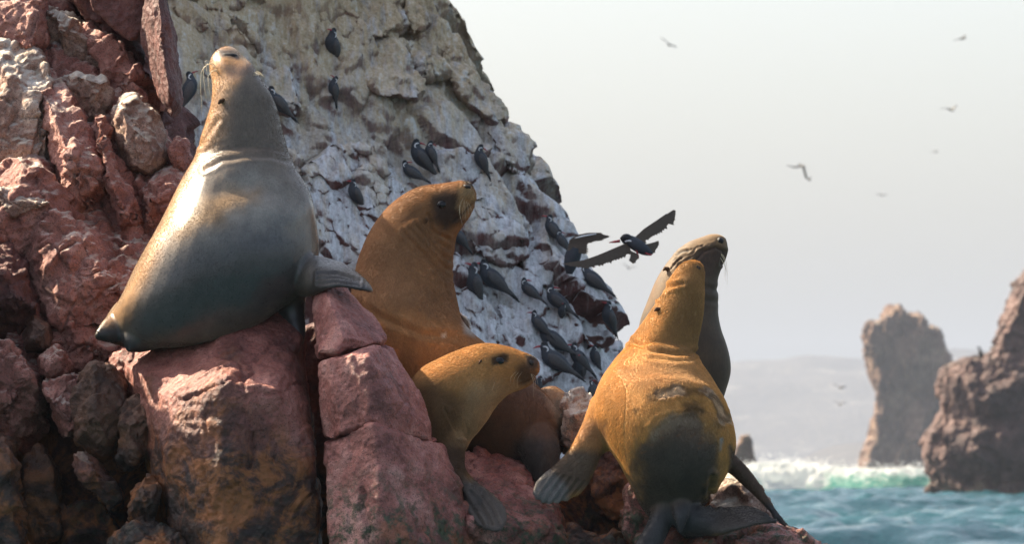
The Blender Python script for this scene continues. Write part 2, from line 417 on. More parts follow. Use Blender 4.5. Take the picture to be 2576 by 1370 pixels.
def rib(pts, mat, w=0.17, **kw):
    """pts: outline pixels; interior ridge is pulled towards the viewer"""
    mx, my = sum(a for a, b in pts) / len(pts), sum(b for a, b in pts) / len(pts)
    pts = [(mx + (a - mx) * 1.09, my + (b - my) * 1.07) for a, b in pts]; kw.setdefault('lump', 0.015)
    o = [(a, b, yl(b) + kw.get('dy', 0)) for a, b in pts]
    cx = sum(a for a, b in pts) / len(pts)
    xs = sorted(pts, key=lambda q: q[1])
    r = []
    for i in range(1, len(xs) - 1):
        a, b = xs[i]; m = min(max(0.5 * a + 0.5 * xs[i - 1][0], min(q[0] for q in pts)), max(q[0] for q in pts))
        r.append((m, (b + xs[i - 1][1]) / 2, yl(b) + kw.get('dy', 0) - w))
    kw.pop('dy', None)
    kw.setdefault('step', 0.35); kw.setdefault('amp', 0.75); kw.setdefault('cuts', 30); kw.setdefault('cutd', 0.13); kw.setdefault('facet', 1.25); kw.setdefault('size', 0.5); kw.setdefault('back', 0.5); kw.setdefault('voxel', 0.011)
    return rock(o + r, mat, **kw)
rib([(-60, 130), (75, 105), (100, 140), (125, 300), (128, 400), (110, 470), (-60, 470)], M_PALE, w=0.2)
rib([(70, 112), (110, 135), (165, 235), (215, 310), (262, 430), (300, 560), (322, 645), (250, 625), (160, 480), (128, 330)], M_WALL, w=0.2)
rib([(150, 195), (205, 188), (262, 200), (276, 235), (268, 290), (235, 310), (180, 275)], M_PALE, dy=0.05, step=0.5, size=0.4)
rib([(232, 290), (262, 310), (285, 400), (325, 500), (372, 600), (350, 650), (300, 560), (258, 430)], M_WALL, w=0.14)
rock([(285, 275), (310, 250), (342, 240), (392, 280), (415, 340), (422, 412), (385, 450), (312, 440), (292, 360)], M_PALE, y=1.35, peaks=[(340, 290, -0.2), (355, 380, -0.25)], back=0.35, size=0.45, step=0.6, facet=0.5, voxel=0.010,
     name='boulder', top=('pale rounded boulder wedged between the red ribs left of the raised head', 'boulder'))
rock([(420, 368), (446, 345), (470, 368), (478, 400), (462, 438), (432, 425)], M_WALL, y=1.25, peaks=[(450, 390, -0.1)], back=0.2, size=0.3, voxel=0.008,
     name='boulder', top=('small pitted reddish stone beside the large sea lion\'s neck', 'boulder'))
rib([(335, 475), (390, 425), (470, 430), (500, 470), (470, 560), (400, 640), (350, 560)], M_WALL, dy=0.05)
rib([(-60, 430), (40, 405), (95, 398), (125, 470), (190, 545), (150, 640), (-60, 640)], M_WALL, dy=-0.08)
rib([(-40, 480), (60, 468), (110, 485), (120, 520), (60, 540), (-40, 530)], M_PALE, dy=-0.2, size=0.35)
rib([(30, 560), (110, 520), (225, 575), (270, 620), (338, 655), (330, 720), (300, 790), (230, 850), (130, 800), (70, 700)], M_WALL, w=0.25, dy=-0.02)
rib([(250, 600), (340, 640), (400, 620), (430, 700), (330, 780), (270, 700)], M_WALL, dy=0.1)
rib([(-60, 640), (40, 560), (75, 720), (80, 840), (-60, 900)], M_DARK, dy=0.0)
rib([(90, 790), (200, 800), (280, 840), (300, 900), (250, 960), (150, 960), (100, 880)], M_WALL, dy=0.1, step=0.4)
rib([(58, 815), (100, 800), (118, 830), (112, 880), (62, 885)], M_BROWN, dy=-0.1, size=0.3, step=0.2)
rib([(92, 895), (140, 872), (166, 915), (145, 965), (98, 945)], M_WALL, dy=-0.15, size=0.3, step=0.2)
rib([(110, 960), (190, 945), (195, 1010), (170, 1110), (130, 1060)], M_WALL, dy=-0.1, size=0.35, step=0.2)
rib([(-60, 850), (60, 880), (95, 960), (90, 1110), (40, 1150), (-60, 1100)], M_WALL, dy=0.0)
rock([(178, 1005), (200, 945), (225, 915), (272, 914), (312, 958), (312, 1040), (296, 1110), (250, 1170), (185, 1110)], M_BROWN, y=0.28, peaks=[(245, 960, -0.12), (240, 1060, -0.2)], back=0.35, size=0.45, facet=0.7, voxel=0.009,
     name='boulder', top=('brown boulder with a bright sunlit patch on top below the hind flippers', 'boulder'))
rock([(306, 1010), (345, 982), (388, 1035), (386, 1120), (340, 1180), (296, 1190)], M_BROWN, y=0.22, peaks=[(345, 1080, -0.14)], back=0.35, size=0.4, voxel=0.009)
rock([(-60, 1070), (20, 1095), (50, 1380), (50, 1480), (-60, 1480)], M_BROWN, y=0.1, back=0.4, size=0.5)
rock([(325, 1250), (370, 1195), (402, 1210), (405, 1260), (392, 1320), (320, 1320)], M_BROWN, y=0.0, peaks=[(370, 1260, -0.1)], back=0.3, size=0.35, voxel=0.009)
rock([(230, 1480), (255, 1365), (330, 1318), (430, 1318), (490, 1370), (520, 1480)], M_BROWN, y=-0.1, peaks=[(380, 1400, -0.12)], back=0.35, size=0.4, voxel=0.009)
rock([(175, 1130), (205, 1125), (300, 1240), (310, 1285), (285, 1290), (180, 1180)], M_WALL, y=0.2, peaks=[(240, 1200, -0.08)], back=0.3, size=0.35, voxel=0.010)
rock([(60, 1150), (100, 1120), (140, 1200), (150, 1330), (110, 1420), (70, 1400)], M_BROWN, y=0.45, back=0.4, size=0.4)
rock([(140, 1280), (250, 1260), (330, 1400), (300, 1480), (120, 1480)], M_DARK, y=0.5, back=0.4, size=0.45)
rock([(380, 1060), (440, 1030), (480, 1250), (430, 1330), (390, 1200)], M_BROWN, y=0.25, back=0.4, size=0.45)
rib([(270, 880), (380, 880), (450, 940), (440, 1020), (340, 990), (290, 950)], M_BLOCK, dy=0.05, step=0, size=0.5, facet=0.6)
# the mass the ribs stand out of
rock([(a, b, yl(b) + 0.10) for a, b in ((-80, 90), (120, 100), (250, 190), (400, 290), (440, 420), (470, 560), (420, 720), (330, 800), (270, 880), (200, 960), (-80, 960))], M_WALL, back=0.7, voxel=0.011, size=0.6, facet=1.0, cuts=8, step=0.3,
     cracks=[([(110, 120), (160, 300), (240, 470), (330, 650)], 6, 0.05), ([(190, 200), (250, 330), (320, 480), (400, 640)], 6, 0.05), ([(20, 300), (60, 450), (140, 560), (260, 640)], 6, 0.05), ([(290, 260), (340, 400), (420, 520)], 6, 0.05)])
# crags along the top left
rib([(-60, -40), (95, -40), (120, 60), (125, 125), (70, 112), (-60, 130)], M_WALL, dy=-0.05, step=0.4)
rib([(85, -20), (140, 15), (180, 60), (220, 75), (275, 165), (285, 215), (215, 200), (140, 185), (118, 110)], M_PALE, dy=0.15)
rib([(190, 62), (275, 65), (320, 140), (375, 225), (402, 270), (360, 290), (275, 200)], M_WALL, dy=0.12, step=0.3)
rib([(262, 185), (335, 200), (380, 265), (370, 300), (285, 270)], M_WALL, dy=0.08, step=0.3, size=0.4)
rock([(210, -60), (375, -60), (368, 65), (332, 98), (300, 82), (230, 20)], M_DARK, y=1.55, back=0.5, size=0.5, facet=0.4, cuts=3, amp=0.7)
rock([(365, -60, 1.45), (405, -60, 1.35), (432, 80, 1.3), (452, 262, 1.25), (432, 298, 1.25), (398, 245, 1.35), (358, 110, 1.45), (395, 60, 1.2), (425, 230, 1.15)], M_DARK, back=0.4, size=0.5, facet=0.4, cuts=3, amp=0.7, voxel=0.010)
rock([(150, -60), (240, -60), (330, 90), (390, 230), (350, 210), (250, 90)], M_DARK, y=1.75, back=0.4, size=0.5)

# ------------------------------------------------------------------ the guano cliff behind
def yc(px, py): return 6.2 + (px - 400) / 900 * 2.0 + (1000 - py) / 1000 * 1.5
def cl(pts, dy=0.0): return [(a, b, yc(a, b) + dy) for a, b in pts]
cliff_me = rock_mesh(cl([(330, -90), (1040, -90), (1088, 90), (1180, 215), (1265, 310), (1318, 420), (1352, 560), (1395, 660), (1450, 745), (1510, 850), (1565, 980), (1640, 1250), (500, 1250), (330, 900)]),
                     cuts=0, back=2.4, voxel=0.018, size=1.1, facet=0.12, amp=0.8, seed=71, shrink=0.92)
v = get_co(cliff_me); n = get_no(cliff_me)
a = R(52)                                            # strata run down to the right
al = v[:, 0] * math.cos(a) - v[:, 2] * math.sin(a); ac = v[:, 0] * math.sin(a) + v[:, 2] * math.cos(a)
q = np.stack([al * 0.8, ac * 4.2, v[:, 1] * 1.2], 1)
d = 0.07 * (1 - np.abs(fbm(q, 4, 5)) * 2) + 0.03 * fbm(q * 2.7, 4, 8)
wob = 0.18 * fbm(v * 2.2, 3, 4)[:, None]
f1, f2, cid, tl = worley(np.stack([al * 1.15, ac * 2.6, v[:, 1] * 0.7], 1) + wob, 12, True)
d += (0.17 * (cid - 0.6) + 0.24 * tl) * sstep(0.0, 0.07, f2 - f1) - 0.09 * (1 - sstep(0, 0.05, f2 - f1))
f1, f2, cid, tl = worley(np.stack([al * 3.4, ac * 6.5, v[:, 1] * 2], 1) + wob * 2, 15, True)
d += (0.04 * (cid - 0.5) + 0.06 * tl) * sstep(0.0, 0.10, f2 - f1)
set_co(cliff_me, v + n * (d * 0.8)[:, None])
cliff = tag(link('cliff', cliff_me, M_CLIFF), kind='structure')
def slab(pts, out=0.25, **kw):
    top = min(b for a, b in pts)
    o = [(a, b, yc(a, b) - out * (0.25 + 0.75 * (b - top) / 200)) for a, b in pts]
    kw.setdefault('size', 0.5); kw.setdefault('facet', 1.0); kw.setdefault('lump', 0.08); kw.setdefault('cuts', 6); kw.setdefault('amp', 0.9); kw.setdefault('back', 0.6); kw.setdefault('voxel', 0.015)
    me = rock_mesh(o, seed=100 + len(cliff.children), **kw)
    return link('slab', me, M_CLIFF, cliff)
slab([(-700, -1100), (620, -1100), (800, -650), (1010, -85), (340, -80), (330, 600), (-700, 1200)], 0.0, voxel=0.05, size=1.2, back=1.5, cuts=3)
slab([(864, -40), (1000, -40), (1025, 75), (995, 93), (930, 95), (862, 30)])
slab([(1008, -40), (1050, -40), (1085, 60), (1032, 85)], 0.2)
slab([(920, 100), (1020, 97), (1068, 228), (1048, 250), (952, 230), (872, 128)], 0.4)
slab([(1026, 97), (1085, 74), (1125, 184), (1062, 198), (1032, 137)], 0.2)
slab([(1092, 80), (1135, 130), (1205, 216), (1268, 262), (1278, 300), (1222, 320), (1130, 200)], 0.1)
slab([(1226, 326), (1290, 311), (1336, 366), (1334, 405), (1314, 455), (1282, 424), (1268, 382)], 0.2)
slab([(1318, 440), (1340, 450), (1370, 510), (1372, 550), (1330, 530)], 0.1)
slab([(560, 60), (640, 30), (720, 150), (760, 300), (700, 300), (620, 180)], 0.2)
slab([(452, 130), (545, 48), (540, 110), (500, 190), (455, 240)], 0.3)
slab([(760, 560), (870, 545), (930, 600), (960, 720), (860, 720), (790, 640)], 0.25)
slab([(900, 410), (1010, 420), (1060, 480), (1000, 520), (900, 480)], 0.2)
slab([(1140, 520), (1250, 540), (1330, 640), (1280, 680), (1180, 620)], 0.2)
slab([(1310, 640), (1400, 620), (1440, 700), (1400, 740), (1330, 700)], 0.25)
slab([(1250, 760), (1360, 800), (1420, 930), (1340, 980), (1270, 900)], 0.25)
slab([(1420, 720), (1490, 760), (1545, 860), (1490, 880), (1430, 800)], 0.15)
slab([(1150, 740), (1230, 760), (1260, 860), (1200, 900), (1140, 820)], 0.25)
# ------------------------------------------------------------------ sea lions
def loft(rings, m=8, n=36):
    """closed skin over rings read off the photo: (left edge px, right edge px, depth Y or (Yl, Yr), thickness)
    thickness > 0 is a ratio of the half-width, < 0 is metres"""
    Lp, Rp, th = [], [], []
    for l, r, Y, k in rings:
        yl_, yr_ = Y if hasattr(Y, '__len__') else (Y, Y)
        a, b = P(*l, yl_), P(*r, yr_); Lp.append(a); Rp.append(b)
        w = np.linalg.norm(b - a) / 2; th.append([k * w if k > 0 else -k])
    Lp, Rp, th = catmull(Lp, m), catmull(Rp, m), np.maximum(catmull(th, m)[:, 0], 0.003)
    C = (Lp + Rp) / 2; v, f = [], []; pe = None
    for i in range(len(C)):
        t = C[min(i + 1, len(C) - 1)] - C[max(i - 1, 0)]; t /= np.linalg.norm(t) + 1e-9
        e1 = (Rp[i] - Lp[i]) / 2
        e2 = np.cross(t, e1); e2 /= np.linalg.norm(e2) + 1e-9
        if pe is not None and e2 @ pe < 0: e2 = -e2
        pe = e2
        for k in range(n):
            c = 2 * math.pi * k / n
            v.append(C[i] + e1 * math.cos(c) + e2 * th[i] * math.sin(c))
    for i in range(len(C) - 1):
        for k in range(n):
            f.append((i * n + k, i * n + (k + 1) % n, (i + 1) * n + (k + 1) % n, (i + 1) * n + k))
    f.append(tuple(range(n))[::-1]); f.append(tuple(range((len(C) - 1) * n, len(C) * n)))
    return v, f
def fur_mat(name, rough=0.5, sheen=0.35, spec=0.5, coat=0.0):
    g = N(name)
    c = g.attr('fur')
    n1 = g.noise(14, 5, 0.65); n2 = g.noise(110, 4, 0.7, vec=g.map(scale=(1.6, 1.6, 0.45))); n3 = g.noise(48, 4, 0.7)
    c = g.mix(1.0, c, g.ramp(n1, [(0.3, (0.74, 0.72, 0.70)), (0.7, (1.22, 1.2, 1.16))]), 'MULTIPLY')
    c = g.mix(1.0, c, g.ramp(n2, [(0.3, (0.74, 0.74, 0.74)), (0.7, (1.2, 1.2, 1.2))]), 'MULTIPLY')
    wet = g.attr('wet')
    r = g.math('ADD', rough, g.math('MULTIPLY', wet, -0.22))
    r = g.math('ADD', r, g.math('MULTIPLY', g.math('SUBTRACT', n3, 0.5), 0.25))
    nb = g.bump(n2, 0.15, 0.003)
    g.b.inputs['Sheen Weight'].default_value = sheen
    g.b.inputs['Sheen Roughness'].default_value = 0.4
    g.b.inputs['Sheen Tint'].default_value = (1.0, 0.78, 0.5, 1)
    return g.done(c, r, nb, spec)
M_FUR = fur_mat('sea_lion_fur', 0.68, 0.25, 0.3)
M_WETFUR = fur_mat('wet_sea_lion_fur', 0.47, 0.12)
g = N('hair_strand'); M_HAIR = g.done(g.attr('fur'), 0.6, None, 0.25)
tr = g.n('ShaderNodeBsdfTranslucent'); g.l(g.mix(1.0, g.attr('fur'), (1.25, 1.22, 1.2), 'MULTIPLY'), tr.inputs['Color'])
mx = g.n('ShaderNodeMixShader'); mx.inputs[0].default_value = 0.18
g.l(g.b.outputs[0], mx.inputs[1]); g.l(tr.outputs[0], mx.inputs[2]); g.l(mx.outputs[0], g.out.inputs['Surface'])
def plain(name, col, rough=0.5, spec=0.5):
    g = N(name); c = g.mix(1.0, col, g.ramp(g.noise(90, 4, 0.7), [(0.3, (0.75,) * 3), (0.7, (1.2,) * 3)]), 'MULTIPLY')
    return g.done(c, rough, None, spec)
M_EYE = plain('dark_eye', (0.006, 0.005, 0.006), 0.06, 0.3)
M_NOSE = plain('wet_black_nose', (0.016, 0.014, 0.014), 0.65, 0.3)
M_WHISK = plain('pale_whisker', (0.62, 0.52, 0.34), 0.4)
M_EAR = plain('ear_skin', (0.07, 0.035, 0.018), 0.8, 0.2)
M_NAIL = plain('dark_nail', (0.02, 0.018, 0.018), 0.4)

def surf(me_co, me_no, px, py, rad=5):
    q = me_co_proj(me_co); d = np.abs(q - (px, py)).max(1)
    while True:
        k = np.where((d < rad) & (me_no[:, 1] < 0.3))[0]
        if len(k): break
        rad *= 1.6
        if rad > 400: k = np.array([d.argmin()]); break
    i = k[me_co[k, 1].argmin()]
    return me_co[i], me_no[i]
_pc = {}
def me_co_proj(c):
    key = id(c)
    if key not in _pc: _pc[key] = (c, proj(c))
    return _pc[key][1]

class Lion:
    def __init__(s, lofts, label, base, mat=M_FUR, voxel=0.0066, sm=18):
        V, Fc = [], []; s.sp = []
        for r in lofts:
            v, f = loft(r); cc = np.array(v).reshape(-1, 36, 3).mean(1); s.sp.append((cc, np.gradient(cc, axis=0))); o = len(V); V += list(v); Fc += [tuple(i + o for i in q) for q in f]
        me = pymesh(V, Fc)
        me = baked(me, [('REMESH', dict(mode='VOXEL', voxel_size=voxel)), ('SMOOTH', dict(iterations=sm, factor=0.5))])
        s.me = me; s.v = get_co(me); s.n = get_no(me); s.q = proj(s.v)
        s.v = s.v + s.n * (0.006 * fbm(s.v * 5, 2, 3))[:, None]
        s.col = np.tile(np.array(base, float), (len(s.v), 1)); s.wet = np.zeros(len(s.v))
        s.front = s.n[:, 1] < 0.25
        s.jit = fbm(s.v * 16, 4, 11)
        s.root = tag(empty('sea_lion'), label, 'sea lion', 'sea lions resting on the rocks'); s.mat = mat
    def paint(s, poly, col, soft=12, jit=10, amt=1.0, wet=None):
        d = poly_dist(s.q, poly) + s.jit * jit
        m = (1 - sstep(-soft, soft, d)) * amt
        s.col = s.col * (1 - m[:, None]) + np.array(col) * m[:, None]
        if wet is not None: s.wet = s.wet * (1 - m) + wet * m
        return m
    def crease(s, line, w=5, dp=0.008, lip=0.5, col=None, amt=0.6):
        d = poly_dist(s.q + s.jit[:, None] * 3, line, False)
        k = s.front * (np.exp(-(d / w) ** 2))
        s.v -= s.n * (k * dp)[:, None]
        s.v += s.n * (s.front * lip * dp * np.exp(-((d - 2.1 * w) / w) ** 2))[:, None]
        if col is not None:
            kk = (np.exp(-(d / (w * 0.8)) ** 2) * s.front * amt)[:, None]
            s.col = s.col * (1 - kk) + np.array(col) * kk
    def bulge(s, px, py, r, h):
        d2 = ((s.q - (px, py)) ** 2).sum(1) / r ** 2
        s.v += s.n * (s.front * h * np.exp(-d2))[:, None]
    def build(s, base_px, base_Y):
        s.org = P(*base_px, base_Y); s.root.location = s.org
        set_co(s.me, s.v - s.org); smooth(s.me)
        set_col(s.me, 'fur', np.clip(s.col, 0, 1)); set_col(s.me, 'wet', np.repeat(s.wet[:, None], 3, 1))
        s.n = get_no(s.me)
        s.q = proj(s.v)
        return link('body', s.me, s.mat, s.root)
    def fur(s, count, length=0.011, r=0.0006, lift=0.35, seed=1):
        """short coat lying from head to tail"""
        rs = np.random.RandomState(seed)
        me = s.me; me.calc_loop_triangles()
        t = np.empty(len(me.loop_triangles) * 3, np.int32); me.loop_triangles.foreach_get('vertices', t); t = t.reshape(-1, 3)
        a, b, c = s.v[t[:, 0]], s.v[t[:, 1]], s.v[t[:, 2]]
        nn = np.cross(b - a, c - a); ar = np.linalg.norm(nn, axis=1) / 2
        ar = ar * (s.n[t].mean(1)[:, 1] < 0.45) * (1 - 0.75 * s.wet[t].mean(1))
        k = rs.choice(len(t), count, p=ar / ar.sum()); u, w = rs.rand(count), rs.rand(count); fl = u + w > 1; u[fl], w[fl] = 1 - u[fl], 1 - w[fl]
        bw = np.stack([1 - u - w, u, w], 1)[:, :, None]
        p = (s.v[t[k]] * bw).sum(1); n = (s.n[t[k]] * bw).sum(1); n /= np.linalg.norm(n, axis=1)[:, None]
        col = (s.col[t[k]] * bw).sum(1); wet = (s.wet[t[k]] * bw[:, :, 0]).sum(1)
        C = np.vstack([x[0] for x in s.sp])[::2]; G = np.vstack([x[1] for x in s.sp])[::2]; G = G / (np.linalg.norm(G, axis=1)[:, None] + 1e-9)
        g = np.empty_like(p)
        for i in range(0, count, 4000):
            d = ((p[i:i + 4000, None, :] - C[None]) ** 2).sum(2); g[i:i + 4000] = G[d.argmin(1)]
        g = g + 0.35 * np.stack([fbm(p * 11, 2, 5), fbm(p * 11, 2, 6), fbm(p * 11, 2, 7)], 1)
        g -= n * (g * n).sum(1)[:, None]; g /= np.linalg.norm(g, axis=1)[:, None] + 1e-9
        L = length * rs.uniform(0.6, 1.25, count)[:, None] * (1 - 0.45 * wet[:, None])
        lf = lift * (1 - 0.6 * wet[:, None])
        pts = np.stack([p - n * 0.001, p + (g * 0.5 + n * lf * 0.6) * L, p + (g + n * lf * 0.75) * L], 1) - s.org
        hc = bpy.data.hair_curves.new('fur'); hc.add_curves([3] * count)
        hc.attributes['position'].data.foreach_set('vector', pts.astype(np.float32).ravel())
        ra = hc.attributes.get('radius') or hc.attributes.new('radius', 'FLOAT', 'POINT')
        ra.data.foreach_set('value', np.tile(np.array((r, r * 0.75, r * 0.2), np.float32), count))
        ca = hc.attributes.new('fur', 'FLOAT_COLOR', 'CURVE'); cc = np.ones((count, 4), np.float32); cc[:, :3] = np.clip(col * rs.uniform(0.75, 1.3, count)[:, None], 0, 1)
        ca.data.foreach_set('color', cc.ravel())
        o = bpy.data.objects.new('fur', hc); COL.objects.link(o); hc.materials.append(M_HAIR); o.parent = s.root; o['kind'] = 'stuff'
    def at(s, px, py): return surf(s.v, s.n, px, py)
    def child(s, name, me, mat, label=None):
        set_co(me, get_co(me) - s.org); o = link(name, me, mat, s.root)
        if label: o['label'] = label
        return o
    def eye(s, px, py, r, stretch=1.3, sink=0.55, ang=0.0):
        p, n = s.at(px, py)
        bm = bmesh.new(); bmesh.ops.create_uvsphere(bm, u_segments=20, v_segments=14, radius=r)
        bmesh.ops.scale(bm, vec=(stretch, 0.9, 1.0), verts=bm.verts)
        bmesh.ops.rotate(bm, matrix=Matrix.Rotation(ang, 3, 'Y'), verts=bm.verts)
        bmesh.ops.translate(bm, vec=Vector(p - n * r * sink), verts=bm.verts)
        me = bpy.data.meshes.new('eye'); bm.to_mesh(me); bm.free(); smooth(me)
        return s.child('eye', me, M_EYE)
    def blob(s, name, px, py, sx, sz, sy, mat, ang=0.0, sink=0.3):
        p, n = s.at(px, py)
        bm = bmesh.new(); bmesh.ops.create_icosphere(bm, subdivisions=3, radius=1)
        for q in bm.verts: q.co *= 1 + 0.10 * math.sin(7 * q.co.x + 3 * q.co.z) * q.co.y
        bmesh.ops.scale(bm, vec=(sx, sy, sz), verts=bm.verts)
        bmesh.ops.rotate(bm, matrix=Matrix.Rotation(ang, 3, 'Y'), verts=bm.verts)
        bmesh.ops.translate(bm, vec=Vector(p - n * sy * sink), verts=bm.verts)
        me = bpy.data.meshes.new(name); bm.to_mesh(me); bm.free(); smooth(me)
        return s.child(name, me, mat)
    def ear(s, px, py, ex, ey, r=0.011):
        p, n = s.at(px, py); e = P(ex, ey, p[1] - 0.012)
        return s.child('ear', tube([p - n * 0.01, p * 0.5 + e * 0.5 + n * 0.006, e], [r, r * 0.85, r * 0.25], 8), M_EAR)
    def whiskers(s, items, r=0.0013, out=0.035):
        for (a, b), (c, d), sag in items:
            p, n = s.at(a, b); e = P(c, d, p[1] - out)
            m = (p + e) / 2 + np.array((sag[0], -0.01, sag[1])) * mpp(0.2)
            pts = catmull([p - n * 0.004, m, e], 4)
            s.child('whisker', tube(pts, [r * (1 - 0.7 * i / (len(pts) - 1)) for i in range(len(pts))], 5), M_WHISK)

DK = (0.030, 0.027, 0.027)
# --- the large one on the left, seen from behind with its nose to the sky
A_body = [((560, 121), (590, 121), 0.52, 0.6), ((540, 134), (604, 136), 0.5, 0.75), ((530, 152), (622, 158), 0.48, 0.8), ((529, 178), (645, 184), 0.46, 0.85), ((534, 210), (666, 214), 0.44, 0.9), ((532, 250), (688, 252), 0.42, 0.92),
          ((521, 295), (702, 300), 0.42, 0.92), ((505, 350), (716, 350), 0.42, 0.9), ((487, 405), (730, 398), 0.42, 0.88), ((458, 462), (750, 448), 0.40, 0.86), ((424, 530), (777, 505), 0.38, 0.84),
          ((382, 600), (796, 572), 0.36, 0.82), ((343, 670), (800, 640), 0.34, 0.80), ((312, 735), (786, 705), 0.33, 0.76), ((288, 775), (735, 757), 0.33, 0.72), ((270, 803), (640, 778), 0.35, 0.68),
          ((258, 822), (545, 806), 0.38, 0.66), ((250, 835), (455, 850), 0.40, 0.62), ((252, 846), (390, 876), 0.42, 0.5), ((266, 852), (345, 880), 0.42, 0.4)]
A_flip = [((750, 620), (765, 750), 0.26, -0.09), ((790, 642), (790, 740), (0.24, 0.12), -0.05), ((828, 652), (822, 728), (0.24, 0.04), -0.026), ((866, 666), (858, 722), (0.22, 0.02), -0.018), ((900, 690), (892, 726), (0.20, 0.03), -0.014), ((926, 714), (920, 732), (0.16, 0.05), -0.011), ((940, 731), (936, 736), 0.08, -0.009)]
A_under = [((690, 690), (780, 700), 0.36, -0.12), ((690, 760), (770, 760), 0.36, -0.08), ((704, 800), (768, 800), 0.34, -0.05), ((722, 835), (770, 838), 0.30, -0.03), ((735, 865), (765, 868), 0.28, -0.02)]
A_hf1 = [((280, 785), (345, 860), 0.34, -0.07), ((258, 810), (315, 862), 0.28, -0.045), ((243, 832), (282, 858), 0.24, -0.03), ((236, 846), (252, 855), 0.22, -0.018)]
A_hf2 = [((320, 820), (420, 865), 0.30, -0.07), ((305, 845), (365, 882), 0.24, -0.045), ((312, 866), (334, 886), 0.22, -0.02), ((319, 882), (326, 888), 0.21, -0.009)]
A = Lion([A_body, A_flip, A_under, A_hf1, A_hf2], 'large silvery sea lion with its nose to the sky on the left block', (0.130, 0.100, 0.074), M_WETFUR)
A.wet[:] = 0.7
A.paint([(470, 480), (640, 420), (780, 520), (700, 620), (420, 620)], (0.25, 0.225, 0.20), 60, 25, 0.8, 1.0)  # silver sheen of the wet upper back painted as paler coat
A.paint([(560, 115), (520, 160), (525, 260), (480, 420), (420, 530), (300, 760), (250, 840), (330, 800), (400, 640), (470, 520), (500, 430), (575, 330), (575, 230), (620, 160)], (0.42, 0.22, 0.085), 30, 16, 0.9, 0.2)  # sunlit orange rim along the left edge painted into the coat
A.paint([(430, 560), (560, 470), (650, 480), (560, 560), (430, 620)], (0.24, 0.135, 0.048), 34, 22, 0.8, 0.4)
A.paint([(430, 640), (700, 560), (790, 640), (740, 770), (330, 890), (300, 800)], (0.040, 0.039, 0.041), 50, 30, 0.88, 0.75)  # slate shade of the lower flank put into the coat colour
A.paint([(560, 240), (690, 240), (735, 390), (500, 410), (540, 330)], (0.105, 0.072, 0.048), 26, 10, 0.75, 0.3)
A.paint([(560, 165), (625, 160), (640, 185), (575, 200)], (0.27, 0.17, 0.13), 14, 9, 0.6, 0.3)
A.paint([(548, 124), (600, 124), (612, 146), (556, 146)], (0.03, 0.022, 0.018), 7, 4, 0.95, 0.4)
A.paint([(790, 640), (945, 735), (780, 760)], DK, 14, 6, 0.9, 0.6); A.paint([(800, 650), (850, 655), (885, 682), (850, 678), (800, 672)], (0.22, 0.21, 0.20), 7, 4, 0.85, 0.6)
for i in range(3): A.crease([(800, 690 + 12 * i), (850, 690 + 10 * i), (905, 708 + 6 * i)], 3.5, 0.006)
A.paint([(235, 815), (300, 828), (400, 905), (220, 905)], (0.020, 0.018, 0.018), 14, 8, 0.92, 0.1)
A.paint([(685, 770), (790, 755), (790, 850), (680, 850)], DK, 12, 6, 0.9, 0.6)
for y, dp in ((350, 0.0012), (366, 0.0018), (392, 0.004)):
    A.crease([(505 + (y - 330) * 0.2, y + 34), (560, y + 12), (620, y + 2), (680, y + 4), (722, y + 16)], 6, dp)
A.crease([(548, 300), (530, 330), (505, 365)], 6, 0.004)
A.crease([(560, 480), (640, 470), (720, 500)], 26, 0.012, 0.3)
A.bulge(735, 500, 55, 0.022); A.bulge(480, 560, 70, 0.016); A.bulge(560, 160, 26, 0.012); A.bulge(620, 170, 24, 0.010)
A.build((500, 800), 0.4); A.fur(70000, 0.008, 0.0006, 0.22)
A.blob('nose', 578, 130, 0.038, 0.014, 0.02, M_NOSE, 0, 0.6)
A.ear(557, 246, 549, 262, 0.012)
A.whiskers([((532 + 2 * i, 150 + 5 * i), (508 + 5 * i + (i % 3) * 6, 290 - 26 * (i % 4) - 6 * i), (-16, 40 - 4 * i)) for i in range(9)] + [((640, 178 + 3 * i), (664 + 6 * i, 196 + 4 * i), (2, 8)) for i in range(3)], 0.0012)

# --- the brown one in the middle, head in profile to the right
B_body = [((1183, 461), (1190, 487), 0.85, 0.9), ((1166, 457), (1190, 507), 0.86, 0.8), ((1138, 460), (1182, 540), 0.88, 0.72), ((1108, 463), (1162, 572), 0.90, 0.72), ((1070, 469), (1146, 598), 0.92, 0.76), ((1030, 484), (1141, 625), 0.94, 0.82),
          ((990, 510), (1137, 655), 0.95, 0.84), ((955, 546), (1137, 687), 0.95, 0.85), ((927, 590), (1140, 720), 0.95, 0.85), ((905, 640), (1146, 752), 0.93, 0.84), ((893, 690), (1152, 790), 0.90, 0.82),
          ((885, 745), (1160, 826), 0.86, 0.80), ((885, 810), (1183, 848), 0.82, 0.78), ((902, 875), (1218, 866), 0.80, 0.76), ((950, 950), (1270, 900), 0.80, 0.74), ((1020, 1030), (1332, 955), 0.80, 0.72),
          ((1100, 1100), (1388, 1012), 0.78, 0.70), ((1172, 1142), (1418, 1062), 0.76, 0.66), ((1250, 1182), (1422, 1112), 0.74, 0.6), ((1312, 1196), (1405, 1152), 0.72, 0.5)]
B_hf = [((1350, 985), (1330, 1060), 0.85, -0.08), ((1392, 975), (1370, 1050), 0.86, -0.075), ((1428, 1000), (1385, 1060), 0.84, -0.06), ((1443, 1040), (1388, 1075), 0.82, -0.05), ((1432, 1078), (1385, 1088), 0.80, -0.035), ((1400, 1092), (1385, 1088), 0.79, -0.02)]
B_leg = [((1315, 1070), (1390, 1060), 0.76, -0.05), ((1300, 1115), (1405, 1105), 0.68, -0.09), ((1310, 1150), (1410, 1140), 0.60, -0.07), ((1335, 1195), (1400, 1195), 0.56, -0.04), ((1345, 1215), (1385, 1215), 0.54, -0.02)]
